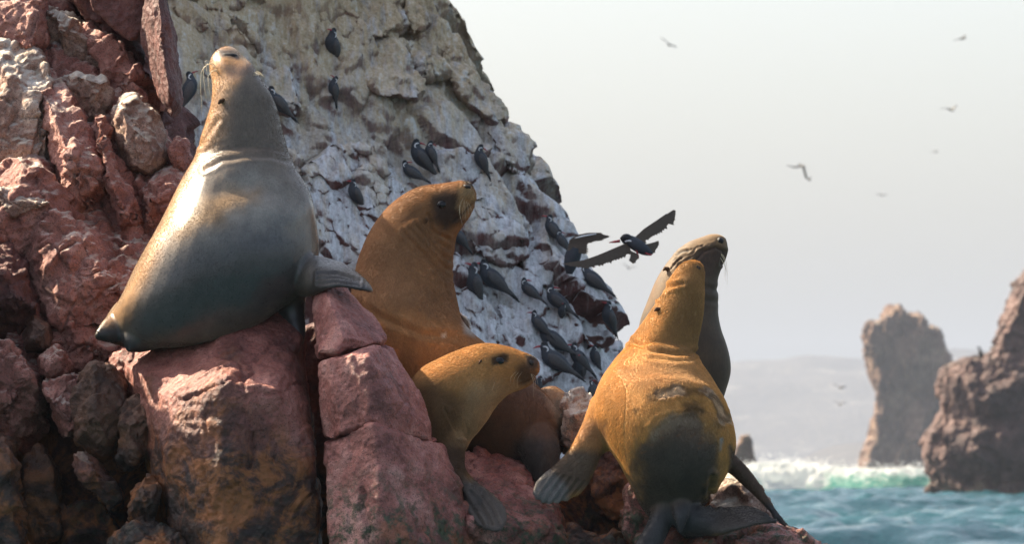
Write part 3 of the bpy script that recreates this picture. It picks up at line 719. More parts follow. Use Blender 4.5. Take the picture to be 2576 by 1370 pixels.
B_far = [((1120, 790), (1180, 850), 1.1, -0.07), ((1150, 795), (1175, 840), 1.12, -0.05), ((1165, 805), (1178, 835), 1.12, -0.03)]
B = Lion([B_body, B_hf, B_leg, B_far], 'brown sea lion with its dark face in profile behind the pillar', (0.245, 0.130, 0.062))
B.paint([(1060, 470), (1200, 470), (1200, 560), (1140, 660), (1160, 840), (1080, 800), (1000, 640), (1010, 560)], (0.17, 0.085, 0.035), 50, 20, 0.8)  # shaded side of neck and throat painted darker
B.paint([(1085, 490), (1125, 480), (1160, 480), (1165, 560), (1120, 580), (1090, 550)], (0.030, 0.020, 0.016), 16, 8, 0.92)  # dark muzzle fur, with the shade on the face painted in too
B.paint([(1155, 470), (1185, 470), (1195, 500), (1170, 545), (1150, 520)], (0.24, 0.17, 0.09), 8, 5, 0.8)
B.paint([(1164, 452), (1192, 452), (1194, 472), (1170, 466)], (0.02, 0.016, 0.014), 5, 3, 0.95, 0.6)
B.paint([(890, 760), (1010, 770), (1190, 850), (1300, 930), (1150, 960), (950, 950)], (0.35, 0.18, 0.070), 30, 20, 0.8)  # sunlit gold of the back painted into the coat
B.paint([(1080, 1000), (1250, 960), (1340, 940), (1460, 1060), (1420, 1240), (1180, 1240)], (0.075, 0.038, 0.024), 40, 20, 0.88, 0.4)
B.paint([(1370, 975), (1450, 1000), (1450, 1090), (1400, 1060)], (0.32, 0.22, 0.15), 14, 10, 0.8, 0.3)
B.paint([(1290, 1110), (1430, 1090), (1430, 1230), (1290, 1230)], DK, 24, 12, 0.9, 0.4)
B.paint([(1110, 840), (1122, 836), (1124, 846), (1112, 848)], (0.55, 0.47, 0.38), 4, 5, 0.9)
B.paint([(1158, 790), (1190, 800), (1190, 850), (1165, 840)], (0.36, 0.36, 0.36), 8, 4, 0.85)
for dx, dp in ((0, 0.009), (24, 0.013), (46, 0.012), (70, 0.007)):
    B.crease([(1066 - dx * 0.7, 560 + dx * 0.35), (1090 - dx * 0.3, 596 + dx * 0.6), (1112, 618 + dx), (1126, 626 + dx * 1.15)], 6, dp * 0.7, 0.5)
B.crease([(1078, 545), (1085, 575), (1100, 590), (1128, 601)], 5, 0.007)
B.crease([(1188, 505), (1168, 535), (1140, 556)], 4, 0.004, 0.3, (0.02, 0.013, 0.01), 0.7)
B.crease([(890, 760), (960, 800), (1060, 840), (1150, 852)], 9, 0.006)
B.bulge(1175, 495, 18, 0.010)
B.col *= np.array((1.25, 1.22, 1.15)) * (1 + 0.34 * fbm(B.v * 4.5, 4, 61) + 0.16 * fbm(B.v * np.array((30, 30, 12)), 3, 62))[:, None]
B.build((1000, 1000), 0.8); B.fur(120000)
B.eye(1108, 511, 0.023, 1.15, 0.55)
B.blob('nose', 1180, 462, 0.020, 0.011, 0.028, M_NOSE, R(15), 0.5)
B.ear(1076, 546, 1071, 562, 0.008)
B.whiskers([((1162 + 5 * i, 500 + 3 * i), (1158 + 7 * i, 552 + 6 * (i % 3) - 3 * i), (-5 + 2 * i, 2)) for i in range(5)] + [((1160, 515), (1172, 590), (-8, 10))], 0.0006, 0.03)

# --- the young one in front, looking right over the ledge
C_body = [((1344, 905), (1350, 930), 0.30, 0.9), ((1334, 896), (1348, 945), 0.31, 0.82), ((1312, 888), (1330, 968), 0.32, 0.78), ((1285, 877), (1300, 982), 0.33, 0.80), ((1252, 869), (1275, 995), 0.34, 0.82), ((1215, 868), (1246, 1024), 0.35, 0.84),
          ((1178, 875), (1222, 1058), 0.36, 0.84), ((1140, 888), (1200, 1086), 0.37, 0.84), ((1100, 906), (1180, 1110), 0.38, 0.84), ((1062, 926), (1166, 1140), 0.39, 0.82), ((1032, 962), (1150, 1165), 0.40, 0.8), ((1010, 1010), (1130, 1190), 0.42, 0.8), ((1000, 1080), (1100, 1220), 0.44, 0.7)]
C_arm = [((1060, 1060), (1170, 1090), 0.34, -0.10), ((1085, 1125), (1167, 1138), 0.30, -0.065), ((1100, 1175), (1168, 1180), 0.24, -0.05), ((1120, 1214), (1186, 1206), 0.16, -0.038), ((1150, 1242), (1212, 1226), (0.10, 0.10), -0.028),
         ((1166, 1272), (1245, 1250), (0.02, 0.04), -0.020), ((1184, 1302), (1270, 1280), (-0.08, -0.04), -0.016), ((1208, 1325), (1277, 1308), (-0.15, -0.12), -0.013), ((1240, 1340), (1266, 1335), (-0.20, -0.19), -0.009)]
C_arm2 = [((1140, 1190), (1165, 1200), 0.14, -0.03), ((1160, 1230), (1195, 1232), 0.06, -0.022), ((1172, 1262), (1212, 1256), 0.0, -0.014), ((1185, 1300), (1200, 1296), -0.06, -0.008)]
C = Lion([C_body, C_arm, C_arm2], 'young ochre sea lion looking right over the ledge', (0.36, 0.20, 0.075), voxel=0.006, sm=5)
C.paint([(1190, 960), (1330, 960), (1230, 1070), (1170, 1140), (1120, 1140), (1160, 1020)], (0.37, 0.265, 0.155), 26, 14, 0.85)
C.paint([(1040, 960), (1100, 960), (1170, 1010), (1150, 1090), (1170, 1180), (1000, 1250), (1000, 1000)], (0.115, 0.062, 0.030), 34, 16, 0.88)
C.paint([(1304, 925), (1328, 912), (1352, 905), (1352, 955), (1322, 966), (1298, 958)], (0.060, 0.037, 0.024), 14, 9, 0.88)
C.paint([(1240, 902), (1268, 890), (1284, 896), (1278, 914), (1240, 920)], (0.035, 0.022, 0.016), 6, 4, 0.92)
C.paint([(1323, 896), (1354, 896), (1354, 926), (1330, 926)], (0.02, 0.017, 0.017), 5, 3, 0.95, 0.6)
C.paint([(1080, 1120), (1180, 1120), (1180, 1220), (1100, 1230)], (0.060, 0.038, 0.024), 20, 8, 0.9)
C.paint([(1130, 1215), (1200, 1205), (1290, 1280), (1290, 1360), (1180, 1340)], (0.055, 0.055, 0.058), 14, 6, 0.95, 0.5)
C.crease([(1346, 943), (1330, 956), (1306, 967)], 3.5, 0.005, 0.3, (0.02, 0.012, 0.01), 0.5)
for i in range(4): C.crease([(1120 + 16 * i, 1030 + 10 * i), (1138 + 12 * i, 1065 + 6 * i), (1150 + 6 * i, 1100)], 4, 0.004)
for i in range(3): C.crease([(1165 + 22 * i, 1245 - 4 * i), (1195 + 22 * i, 1290 - 5 * i), (1215 + 20 * i, 1325 - 6 * i)], 4, 0.006)
C.col *= np.array((1.25, 1.22, 1.15)) * (1 + 0.34 * fbm(C.v * 4.5, 4, 61) + 0.16 * fbm(C.v * np.array((30, 30, 12)), 3, 62))[:, None]
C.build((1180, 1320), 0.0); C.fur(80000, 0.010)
C.eye(1262, 905, 0.019, 1.35, 0.5, R(12))
C.blob('nose', 1344, 910, 0.017, 0.014, 0.024, M_NOSE, R(40), 0.5)
C.ear(1209, 902, 1205, 917, 0.007)
C.whiskers([((1308 + 7 * i, 932 + 3 * (i % 2)), (1284 + 9 * i, 968 + 6 * (i % 3)), (-8, 0)) for i in range(3)] + [((1340, 945), (1342 + 6 * i, 1000 - 14 * i), (4, 6)) for i in range(3)] + [((1250, 965), (1236, 990), (0, 0))], 0.0006, 0.03)

# --- the right-hand one seen from behind, ochre back and dark wet rump
E_body = [((1738, 659), (1764, 663), 0.32, 0.7), ((1712, 666), (1774, 682), 0.30, 0.8), ((1692, 690), (1774, 708), 0.28, 0.85), ((1670, 728), (1773, 742), 0.26, 0.9), ((1645, 768), (1768, 785), 0.25, 0.92), ((1617, 808), (1760, 826), 0.24, 0.92), ((1588, 850), (1752, 866), 0.23, 0.9),
          ((1560, 893), (1752, 898), 0.22, 0.88), ((1532, 932), (1770, 932), 0.19, 0.86), ((1507, 975), (1798, 975), 0.15, 0.86), ((1492, 1022), (1825, 1020), 0.11, 0.88), ((1500, 1072), (1842, 1068), 0.06, 0.92), ((1528, 1122), (1850, 1118), 0.03, 0.96),
          ((1560, 1172), (1842, 1166), 0.02, 0.96), ((1585, 1220), (1815, 1212), 0.03, 0.92), ((1604, 1260), (1785, 1250), 0.05, 0.86), ((1625, 1292), (1765, 1284), 0.07, 0.75), ((1652, 1318), (1738, 1312), 0.08, 0.6)]
E_arm = [((1490, 1000), (1590, 1110), 0.12, -0.10), ((1472, 1050), (1540, 1130), 0.10, -0.075), ((1452, 1098), (1512, 1148), 0.08, -0.055), ((1424, 1140), (1498, 1185), 0.06, -0.04), ((1384, 1178), (1482, 1218), 0.04, -0.03), ((1352, 1206), (1452, 1252), 0.02, -0.022), ((1339, 1236), (1400, 1270), 0.0, -0.016), ((1343, 1255), (1370, 1270), 0.0, -0.011)]
E_arm2 = [((1800, 1090), (1790, 1180), 0.16, -0.07), ((1842, 1140), (1832, 1190), 0.16, -0.045), ((1880, 1180), (1862, 1216), 0.14, -0.03), ((1918, 1232), (1900, 1252), 0.12, -0.022), ((1952, 1284), (1938, 1292), 0.10, -0.016), ((1980, 1322), (1972, 1326), 0.09, -0.010)]
E_hf1 = [((1700, 1230), (1730, 1355), -0.02, -0.10), ((1752, 1268), (1762, 1352), -0.06, -0.06), ((1798, 1280), (1806, 1346), (0.0, -0.14), -0.034), ((1845, 1280), (1853, 1334), (0.02, -0.16), -0.022), ((1885, 1276), (1893, 1324), (0.04, -0.15), -0.017), ((1922, 1290), (1930, 1318), -0.06, -0.016), ((1950, 1308), (1953, 1316), -0.05, -0.009)]
E_hf2 = [((1640, 1260), (1720, 1290), -0.02, -0.09), ((1632, 1305), (1690, 1325), -0.06, -0.06), ((1612, 1345), (1672, 1365), -0.10, -0.045), ((1585, 1385), (1640, 1405), -0.14, -0.03), ((1560, 1420), (1600, 1435), -0.17, -0.015)]
E_tail = [((1682, 1270), (1740, 1272), -0.08, -0.05), ((1692, 1300), (1732, 1302), -0.13, -0.03), ((1702, 1330), (1722, 1332), -0.14, -0.018), ((1708, 1345), (1716, 1346), -0.14, -0.01)]
E = Lion([E_body, E_arm, E_arm2, E_hf1, E_hf2, E_tail], 'ochre sea lion seen from behind with dark wet rump and scarred back', (0.42, 0.225, 0.072))
E.paint([(1690, 640), (1790, 660), (1775, 760), (1765, 900), (1640, 890), (1690, 780), (1710, 700)], (0.19, 0.105, 0.040), 24, 12, 0.75)  # shaded right side of head and neck painted as darker coat
E.paint([(1560, 905), (1740, 905), (1790, 960), (1700, 990), (1560, 960)], (0.40, 0.22, 0.09), 24, 20, 0.7)
rump = [(1600, 1160), (1612, 1105), (1655, 1050), (1720, 1035), (1745, 1030), (1775, 1045), (1805, 1090), (1818, 1140), (1800, 1200), (1790, 1260), (1780, 1300), (1700, 1400), (1600, 1350), (1590, 1240)]
E.paint(rump, (0.090, 0.058, 0.038), 30, 34, 0.96, 0.6)
E.paint([(1600, 1130), (1700, 1095), (1800, 1130), (1800, 1300), (1700, 1420), (1580, 1380)], (0.036, 0.029, 0.025), 45, 30, 0.8, 0.8)
E.paint([(1625, 1090), (1680, 1040), (1730, 1036), (1760, 1060), (1700, 1075), (1640, 1115)], (0.20, 0.15, 0.105), 14, 20, 0.6, 0.4)
m = 0
for pl in ([(1600, 1035), (1630, 1000), (1690, 975), (1745, 975), (1780, 990), (1740, 992), (1690, 1000), (1640, 1015)], [(1790, 1000), (1815, 1022), (1830, 1046), (1826, 1052), (1806, 1035)]):
    mk = E.paint(pl, (0.46, 0.36, 0.27), 5, 40, 0.6); m = m + mk
    d = np.abs(poly_dist(E.q, pl) + E.jit * 16)
    k = np.exp(-(d / 6) ** 2)[:, None] * 0.7
    E.col = E.col * (1 - k) + np.array((0.10, 0.05, 0.02)) * k
E.v += E.n * ((m * 0.012 * fbm(E.v * 30, 4, 41)) - 0.004 * m)[:, None]
dr = np.abs(poly_dist(E.q, rump) + E.jit * 12)
E.v += E.n * (E.front * 0.0035 * (E.q[:, 1] < 1075) * np.exp(-((dr - 8) / 7) ** 2))[:, None]
E.paint([(1708, 1010), (1760, 1010), (1780, 1040), (1720, 1045)], (0.07, 0.035, 0.012), 14, 16, 0.8)
E.paint([(1808, 1100), (1820, 1100), (1816, 1135), (1808, 1138)], (0.22, 0.21, 0.20), 4, 4, 0.85, 0.8)
E.paint([(1465, 1050), (1530, 1060), (1510, 1150), (1440, 1140)], (0.22, 0.115, 0.055), 16, 10, 0.8, 0.3)
E.paint([(1430, 1130), (1520, 1140), (1490, 1230), (1330, 1300), (1310, 1200)], (0.060, 0.045, 0.038), 18, 10, 0.92, 0.4)
E.paint([(1330, 1200), (1380, 1180), (1420, 1215), (1440, 1270), (1330, 1290)], (0.15, 0.145, 0.15), 12, 10, 0.8, 0.4)
E.paint([(1835, 1120), (1870, 1150), (2000, 1330), (1960, 1330), (1830, 1220)], (0.050, 0.034, 0.030), 10, 6, 0.92, 0.5)
E.paint([(1745, 1265), (1970, 1270), (1970, 1330), (1750, 1360), (1560, 1450), (1560, 1340), (1620, 1300)], (0.035, 0.034, 0.038), 12, 6, 0.95, 0.6)
E.crease([(1592, 862), (1640, 884), (1700, 892), (1757, 886)], 6, 0.010, 0.35)
E.crease([(1640, 902), (1700, 908), (1752, 902)], 5, 0.003, 0.3)
E.crease([(1655, 745), (1680, 722), (1715, 712)], 5, 0.008, 0.6, (0.42, 0.26, 0.12), 0.7)
E.crease([(1800, 1280), (1785, 1240), (1790, 1200)], 6, 0.012)
for i in range(5): E.crease([(1850 + 8 * i, 1291 + 5 * i), (1900, 1290 + 5 * i), (1945, 1304 + 2 * i)], 3, 0.005)
for i in range(5): E.crease([(1400 + 18 * i, 1195 + 5 * i), (1370 + 18 * i, 1235 + 5 * i), (1355 + 18 * i, 1265 + 2 * i)], 4, 0.005)
rs = np.random.RandomState(3)
for i in range(30):
    x, y = rs.uniform(1520, 1790), rs.uniform(930, 1150)
    E.crease([(x, y), (x - rs.uniform(4, 12), y + rs.uniform(1, 6))], 2.2, 0.0005, 0.0, (0.14, 0.06, 0.02), 0.6)
E.col *= np.array((1.25, 1.22, 1.15)) * (1 + 0.34 * fbm(E.v * 4.5, 4, 61) + 0.16 * fbm(E.v * np.array((30, 30, 12)), 3, 62))[:, None]
E.build((1690, 1330), 0.0); E.fur(120000)
E.ear(1655, 772, 1646, 784, 0.010)
E.blob('nose', 1762, 668, 0.016, 0.012, 0.02, M_NOSE, R(40), 0.6)

# --- the one behind it, chin raised to the right
F_body = [((1806, 588), (1826, 600), 0.80, 0.9), ((1785, 588), (1830, 625), 0.80, 0.85), ((1758, 597), (1824, 655), 0.80, 0.82), ((1728, 610), (1815, 680), 0.80, 0.82), ((1700, 634), (1808, 702), 0.80, 0.84), ((1672, 668), (1806, 726), 0.80, 0.85), ((1648, 708), (1808, 752), 0.80, 0.85),
          ((1628, 755), (1808, 785), 0.80, 0.84), ((1612, 800), (1815, 826), 0.80, 0.82), ((1602, 850), (1829, 868), 0.80, 0.8), ((1600, 905), (1837, 910), 0.80, 0.78), ((1604, 960), (1836, 948), 0.80, 0.76), ((1622, 1015), (1822, 1000), 0.80, 0.72), ((1645, 1080), (1808, 1050), 0.80, 0.6)]
Fs = Lion([F_body], 'grey-brown sea lion behind the ochre one, chin raised to the right', (0.062, 0.041, 0.026), M_FUR)
Fs.wet[:] = 0.0
Fs.paint([(1700, 640), (1760, 590), (1830, 590), (1830, 620), (1760, 640), (1690, 720), (1640, 760)], (0.19, 0.115, 0.055), 20, 14, 0.8, 0.0)
Fs.paint([(1755, 635), (1800, 620), (1822, 640), (1800, 700), (1740, 690)], (0.055, 0.032, 0.022), 10, 8, 0.85, 0.0)
Fs.paint([(1640, 720), (1660, 690), (1640, 780), (1625, 780)], (0.10, 0.05, 0.02), 8, 5, 0.8)
Fs.crease([(1745, 660), (1770, 632), (1800, 622), (1820, 632), (1815, 665)], 4, 0.008, 0.5, (0.035, 0.02, 0.015), 0.8)
Fs.crease([(1770, 722), (1800, 730), (1803, 729)], 6, 0.004); Fs.crease([(1765, 752), (1800, 761)], 6, 0.003)
rs = np.random.RandomState(5)
for i in range(26):
    t = rs.uniform(0, 1); x = 1800 - 110 * t + rs.uniform(-8, 12); y = 600 + 62 * t + rs.uniform(-4, 18)
    Fs.crease([(x, y), (x - 12, y + 9)], 2.0, 0.003, 0.4, (0.06, 0.035, 0.02), 0.7)
Fs.crease([(1704, 640), (1716, 632), (1730, 630)], 3.5, 0.006, 0.5, (0.02, 0.015, 0.012), 0.95)
Fs.build((1720, 1060), 0.8)
Fs.blob('nose', 1819, 598, 0.018, 0.016, 0.026, M_NOSE, R(40), 0.5)
Fs.ear(1676, 670, 1668, 682, 0.010)
Fs.whiskers([((1816 + (i % 2) * 4, 632 + 4 * i), (1822 + 4 * (i % 3), 672 + 9 * i), (5, 6)) for i in range(6)], 0.001, 0.0)

# ------------------------------------------------------------------ terns
M_SLATE = plain('slate_plumage', (0.040, 0.046, 0.056), 0.65, 0.3)
M_WING = plain('wing_plumage', (0.070, 0.066, 0.066), 0.65, 0.3)
M_CAP = plain('black_cap', (0.013, 0.014, 0.016), 0.6, 0.3)
M_BILL = plain('red_bill', (0.36, 0.020, 0.028), 0.4)
M_WHITE = plain('white_plume', (0.72, 0.72, 0.72), 0.7)
M_YEL = plain('yellow_gape', (0.62, 0.40, 0.06), 0.5)
def ltube(pts, rad, flat=1.0, n=10, m=4, name='part'):
    p = catmull(pts, m); r = np.maximum(catmull([[x] for x in rad], m)[:, 0], 0.002)
    me = tube(p, list(r), n, name)
    if flat != 1.0:
        v = get_co(me); c = np.repeat(p, n, 0); v[:, 1] = c[:, 1] + (v[:, 1] - c[:, 1]) * flat; set_co(me, v)
    return me
def joined(ms):
    V, Fc = [], []
    for me in ms:
        o = len(V); V += [tuple(v.co) for v in me.vertices]; Fc += [tuple(i + o for i in p.vertices) for p in me.polygons]
    me = pymesh(V, Fc); smooth(me); return me
def tern_parts(turn):
    """perched tern one unit long facing -X, feet at the origin; list of (name, mesh, material)"""
    hx = -0.165; f = 1 if turn == 0 else -1
    out = []
    body = joined([ltube([(0.36, 0, -0.13), (0.25, 0, -0.04), (0.12, 0, 0.07), (0.0, 0, 0.16), (-0.10, 0, 0.26), (-0.145, 0, 0.35), (hx, 0, 0.42), (hx - 0.012 * f, 0, 0.475), (hx - 0.005 * f, 0, 0.515)],
                         [0.04, 0.105, 0.165, 0.188, 0.168, 0.120, 0.094, 0.090, 0.042], 0.92, 14)])
    out.append(('body', body, M_SLATE))
    out.append(('cap', ltube([(hx + 0.035 * f, 0, 0.455), (hx - 0.01 * f, 0, 0.502), (hx - 0.06 * f, 0, 0.487)], [0.056, 0.070, 0.036], 1.0, 12), M_CAP))
    out.append(('bill', ltube([(hx - 0.06 * f, 0, 0.470), (hx - 0.13 * f, 0, 0.474), (hx - 0.20 * f, 0, 0.462), (hx - 0.255 * f, 0, 0.44)], [0.026, 0.021, 0.014, 0.003], 0.75, 8), M_BILL))
    for s in (-1, 1):
        out.append(('wing', ltube([(-0.12, 0.125 * s, 0.29), (-0.03, 0.16 * s, 0.19), (0.12, 0.145 * s, 0.06), (0.28, 0.065 * s, -0.07), (0.44, 0.03 * s, -0.19), (0.57, 0.015 * s, -0.29)], [0.03, 0.105, 0.100, 0.064, 0.034, 0.006], 0.42, 10), M_WING))
        out.append(('wing_edge', ltube([(0.13, 0.125 * s, 0.005), (0.19, 0.11 * s, -0.045), (0.24, 0.09 * s, -0.09)], [0.008, 0.013, 0.006], 0.6, 6), M_WHITE))
        out.append(('plume', ltube([(hx - 0.045 * f, 0.072 * s, 0.458), (hx + 0.01 * f, 0.090 * s, 0.452), (hx + 0.048 * f, 0.088 * s, 0.415), (hx + 0.045 * f, 0.100 * s, 0.37), (hx + 0.015 * f, 0.115 * s, 0.352)], [0.010, 0.015, 0.015, 0.012, 0.005], 1.0, 6), M_WHITE))
        out.append(('gape', ltube([(hx - 0.052 * f, 0.045 * s, 0.452), (hx - 0.035 * f, 0.062 * s, 0.440), (hx - 0.02 * f, 0.062 * s, 0.43)], [0.008, 0.014, 0.006], 1.0, 6), M_YEL))
        out.append(('tail_feather', ltube([(0.30, 0.02 * s, -0.09), (0.45, 0.035 * s, -0.22), (0.60, 0.055 * s, -0.36)], [0.03, 0.028, 0.006], 0.4, 6), M_CAP))
        leg = joined([ltube([(0.03, 0.045 * s, 0.08), (0.012, 0.045 * s, 0.01)], [0.013, 0.011], 1, 6, 2), ltube([(0.012, 0.045 * s, 0.008), (-0.06, 0.055 * s, 0.0)], [0.014, 0.008], 1.4, 6, 2), ltube([(0.012, 0.045 * s, 0.008), (-0.05, 0.025 * s, 0.0)], [0.012, 0.007], 1.4, 6, 2)])
        out.append(('leg', leg, M_BILL))
    return out
PROTO = {t: [(n, (me.materials.append(mt), me)[1]) for n, me, mt in tern_parts(t)] for t in (0, 1)}
cv, cn = get_co(cliff_me), get_no(cliff_me)
for o in cliff.children:
    cv = np.vstack([cv, get_co(o.data)]); cn = np.vstack([cn, get_no(o.data)])
HV, TV = np.array((-0.165, 0.50)), np.array((0.58, -0.32))
def tern(head, tail, turn, label, yaw=0, Y=None, group='terns perched on the cliff'):
    H, T = np.array(head, float), np.array(tail, float)
    foot = H + (T - H) * 0.55 + np.array((-6 if T[0] > H[0] else 6, 14))
    if Y is None:
        Y = min(surf(cv, cn, *q, 8)[0][1] for q in (H, foot, T)) - 0.03
    h3, t3 = P(*H, Y), P(*T, Y)
    hv = np.array((h3[0] - t3[0], h3[2] - t3[2])); mir = -1 if H[0] > T[0] else 1
    lv = (HV - TV) * np.array((mir, 1))
    s = 1.1 * np.linalg.norm(hv) / np.linalg.norm(lv)
    ang = math.atan2(hv[1], hv[0]) - math.atan2(lv[1], lv[0])
    r = empty('tern'); M = Matrix.Rotation(-ang, 4, 'Y') @ Matrix.Rotation(R(yaw), 4, 'Z') @ Matrix.Diagonal((s * mir, s, s, 1))
    hl = M @ Vector((HV[0], 0, HV[1]))
    M.translation = Vector(h3) - hl
    r.matrix_world = M
    for n, me in PROTO[turn]: link(n, me, None, r)
    tag(r, label, 'tern', group); return r
tern((474, 186), (452, 285), 0, 'tern half hidden behind the dark overhanging rock', 10, group='terns perched on the cliff')
tern((840, 76), (872, 172), 0, 'topmost tern on the cliff, standing upright', 50)
tern((846, 196), (852, 270), 0, 'preening tern below the topmost one, bill to the right', 30)
tern((683, 222), (748, 298), 0, 'tern beside the large sea lion\'s neck', 25)
tern((1047, 356), (1108, 446), 1, 'upper left tern of the trio above the brown sea lion\'s head', 20)
tern((1084, 358), (1106, 428), 1, 'tern with red bill to the right, rightmost of the trio', 15)
tern((1018, 408), (1080, 458), 1, 'crouching tern, lowest of the trio above the brown sea lion', 0)
tern((1210, 368), (1236, 450), 1, 'lone tern below the lichen-topped cliff block', 20)
tern((889, 456), (932, 532), 0, 'lone tern on the cliff left of the brown sea lion\'s head', 40)
tern((1150, 570), (1188, 634), 0, 'tern peeking out behind the brown sea lion\'s throat', 20)
tern((1384, 545), (1424, 622), 0, 'tern with bill to the left at the cliff edge below the sky', 5)
tern((1408, 582), (1440, 640), 1, 'tern whose head shows behind the one at the cliff edge', 0)
tern((1472, 668), (1544, 742), 1, 'tern with long tail against the sky below the flying one', 0)
tern((1194, 668), (1230, 784), 0, 'large tern standing left of the crowd, nearest the brown sea lion', 35)
tern((1218, 660), (1300, 748), 0, 'hunched tern just right of the large standing one', 15)
tern((1318, 704), (1372, 762), 1, 'tern at the centre of the upper crowd row', 0)
tern((1384, 722), (1452, 796), 1, 'tern with bright red bill to the right in the crowd', 0)
tern((1420, 766), (1428, 820), 0, 'small tern facing away under the red-billed one', 60)
tern((1345, 786), (1392, 850), 0, 'tern with bill to the left at the middle of the crowd', 0)
tern((1366, 818), (1452, 894), 0, 'sleek tern with long tail at the middle of the crowd', 10)
tern((1370, 868), (1462, 950), 0, 'plump tern standing lowest on the left of the crowd', 5)
tern((1446, 868), (1498, 945), 0, 'tern with curled white plume in the lower crowd', 10)
tern((1498, 872), (1520, 940), 0, 'tern at the right end of the lower crowd', 30)
tern((1466, 896), (1488, 985), 0, 'grey tern seen from behind in front of the lower crowd', 60)
tern((1532, 764), (1566, 850), 0, 'tern standing at the cliff edge beside the ochre sea lion', 40)
tern((1360, 950), (1372, 1010), 0, 'tern just right of the young sea lion\'s nose', 60)
tern((1486, 962), (1478, 1020), 0, 'tern with red bill above the pinkish stone', 20)

g = N('open_wing_feathers'); M_OPEN = g.done(g.mix(g.noise(60, 3, 0.6), (0.12, 0.098, 0.08), (0.22, 0.18, 0.145)), 0.7, None, 0.2)
tr = g.n('ShaderNodeBsdfTranslucent'); tr.inputs['Color'].default_value = (0.30, 0.22, 0.15, 1)
mx = g.n('ShaderNodeMixShader'); mx.inputs[0].default_value = 0.35
g.l(g.b.outputs[0], mx.inputs[1]); g.l(tr.outputs[0], mx.inputs[2]); g.l(mx.outputs[0], g.out.inputs['Surface'])
def pixel_wing(lead, trail, Y, n=16, ext=0.10, name='wing', parent=None, org=None, mat=None, seed=1):
    """open wing: overlapping feather blades between a leading and a trailing edge"""
    rs = np.random.RandomState(seed)
    Ya, Yb = Y
    def line(pts, t):
        p = np.array([P(a, b, 0) * 0 + np.array((a, b, 0)) for a, b in pts]); x = t * (len(p) - 1); i = min(int(x), len(p) - 2); return p[i] + (p[i + 1] - p[i]) * (x - i)
    V, Fc = [], []
    for i in range(n):
        t0, t1 = max(0, (i - 0.35) / n), min(1, (i + 1.35) / n); tm = (t0 + t1) / 2
        a, b, c, d = line(lead, t0), line(lead, t1), line(trail, t1), line(trail, t0)
        e = rs.uniform(0.2, 1.6) * ext * 1.6
        tip = (c + d) / 2 + ((c + d) / 2 - (a + b) / 2) * e
        yy = Ya + (Yb - Ya) * tm + 0.003 * (i % 2)
        o = len(V)
        for q in (a, b, c, tip, d): V.append(P(q[0], q[1], yy) - org)
        Fc.append(tuple(range(o, o + 5)))
    me = baked(pymesh(V, Fc), [('SOLIDIFY', dict(thickness=0.004, offset=0))])
    return link(name, me, mat or M_OPEN, parent)
def px_tube(pts, Y, rad, org, name, mat, parent, flat=1.0, n=10):
    p = [P(a, b, Y) - org for a, b in pts]
    return link(name, ltube(p, [r * mpp(Y) for r in rad], flat, n), mat, parent)
# tern in flight beside the cliff
Y = 7.6; org = P(1598, 615, Y)
r = tag(empty('flying_tern', org), 'tern flying with spread wings between the cliff and the sea lions', 'tern')
px_tube([(1565, 606), (1580, 604), (1600, 616), (1622, 630), (1640, 640)], Y, [8, 13, 17, 14, 5], org, 'body', M_SLATE, r)
px_tube([(1562, 605), (1575, 599), (1590, 603)], Y - 0.01, [6, 11, 7], org, 'cap', M_CAP, r)
px_tube([(1560, 607), (1545, 609), (1532, 611)], Y, [4, 3, 0.8], org, 'bill', M_BILL, r)
px_tube([(1572, 608), (1586, 607), (1594, 618)], Y - 0.028, [2, 2.5, 1.5], org, 'plume', M_WHITE, r)
pixel_wing([(1594, 600), (1620, 576), (1650, 556), (1676, 538)], [(1612, 612), (1636, 596), (1664, 578), (1692, 550)], (Y, Y + 0.12), 15, 0.22, 'wing', r, org, seed=1)
pixel_wing([(1668, 545), (1682, 536), (1694, 528)], [(1690, 566), (1696, 548), (1700, 530)], (Y + 0.11, Y + 0.14), 6, 0.1, 'wing_tip', r, org, seed=4)
pixel_wing([(1580, 610), (1545, 625), (1510, 640), (1470, 655), (1412, 664)], [(1588, 634), (1552, 650), (1518, 662), (1480, 672), (1436, 670)], (Y, Y - 0.14), 20, 0.2, 'wing', r, org, seed=2)
pixel_wing([(1618, 616), (1640, 612), (1656, 606)], [(1636, 640), (1650, 628), (1658, 612)], (Y + 0.01, Y + 0.03), 5, 0.12, 'tail', r, org, seed=3)
pixel_wing([(1584, 630), (1588, 640), (1582, 656)], [(1606, 640), (1604, 652), (1592, 664)], (Y - 0.02, Y - 0.03), 4, 0.1, 'tail', r, org, seed=5)
px_tube([(1600, 628), (1604, 640), (1607, 648)], Y - 0.02, [2.2, 2, 1.5], org, 'leg', M_BILL, r)
px_tube([(1618, 632), (1630, 640), (1640, 642)], Y - 0.02, [2.2, 2, 1.5], org, 'leg', M_BILL, r)
# tern landing at the cliff edge, one wing up
Y = 7.95; org = P(1440, 640, Y)
r = tag(empty('landing_tern', org), 'tern at the cliff edge with one wing raised', 'tern')
px_tube([(1432, 690), (1436, 664), (1444, 636), (1450, 615), (1446, 604)], Y, [8, 18, 20, 12, 5], org, 'body', M_SLATE, r)
pixel_wing([(1428, 630), (1432, 604), (1450, 592), (1480, 586), (1512, 586)], [(1468, 640), (1472, 616), (1490, 606), (1508, 604), (1524, 596)], (Y - 0.03, Y - 0.06), 16, 0.12, 'wing', r, org, seed=8)
pixel_wing([(1504, 588), (1518, 591), (1530, 593)], [(1516, 601), (1526, 599), (1534, 596)], (Y - 0.06, Y - 0.07), 4, 0.1, 'wing_tip', r, org, seed=9)
px_tube([(1446, 600), (1470, 594), (1500, 589)], Y - 0.075, [1.5, 2.2, 1.5], org, 'wing_edge', M_WHITE, r)

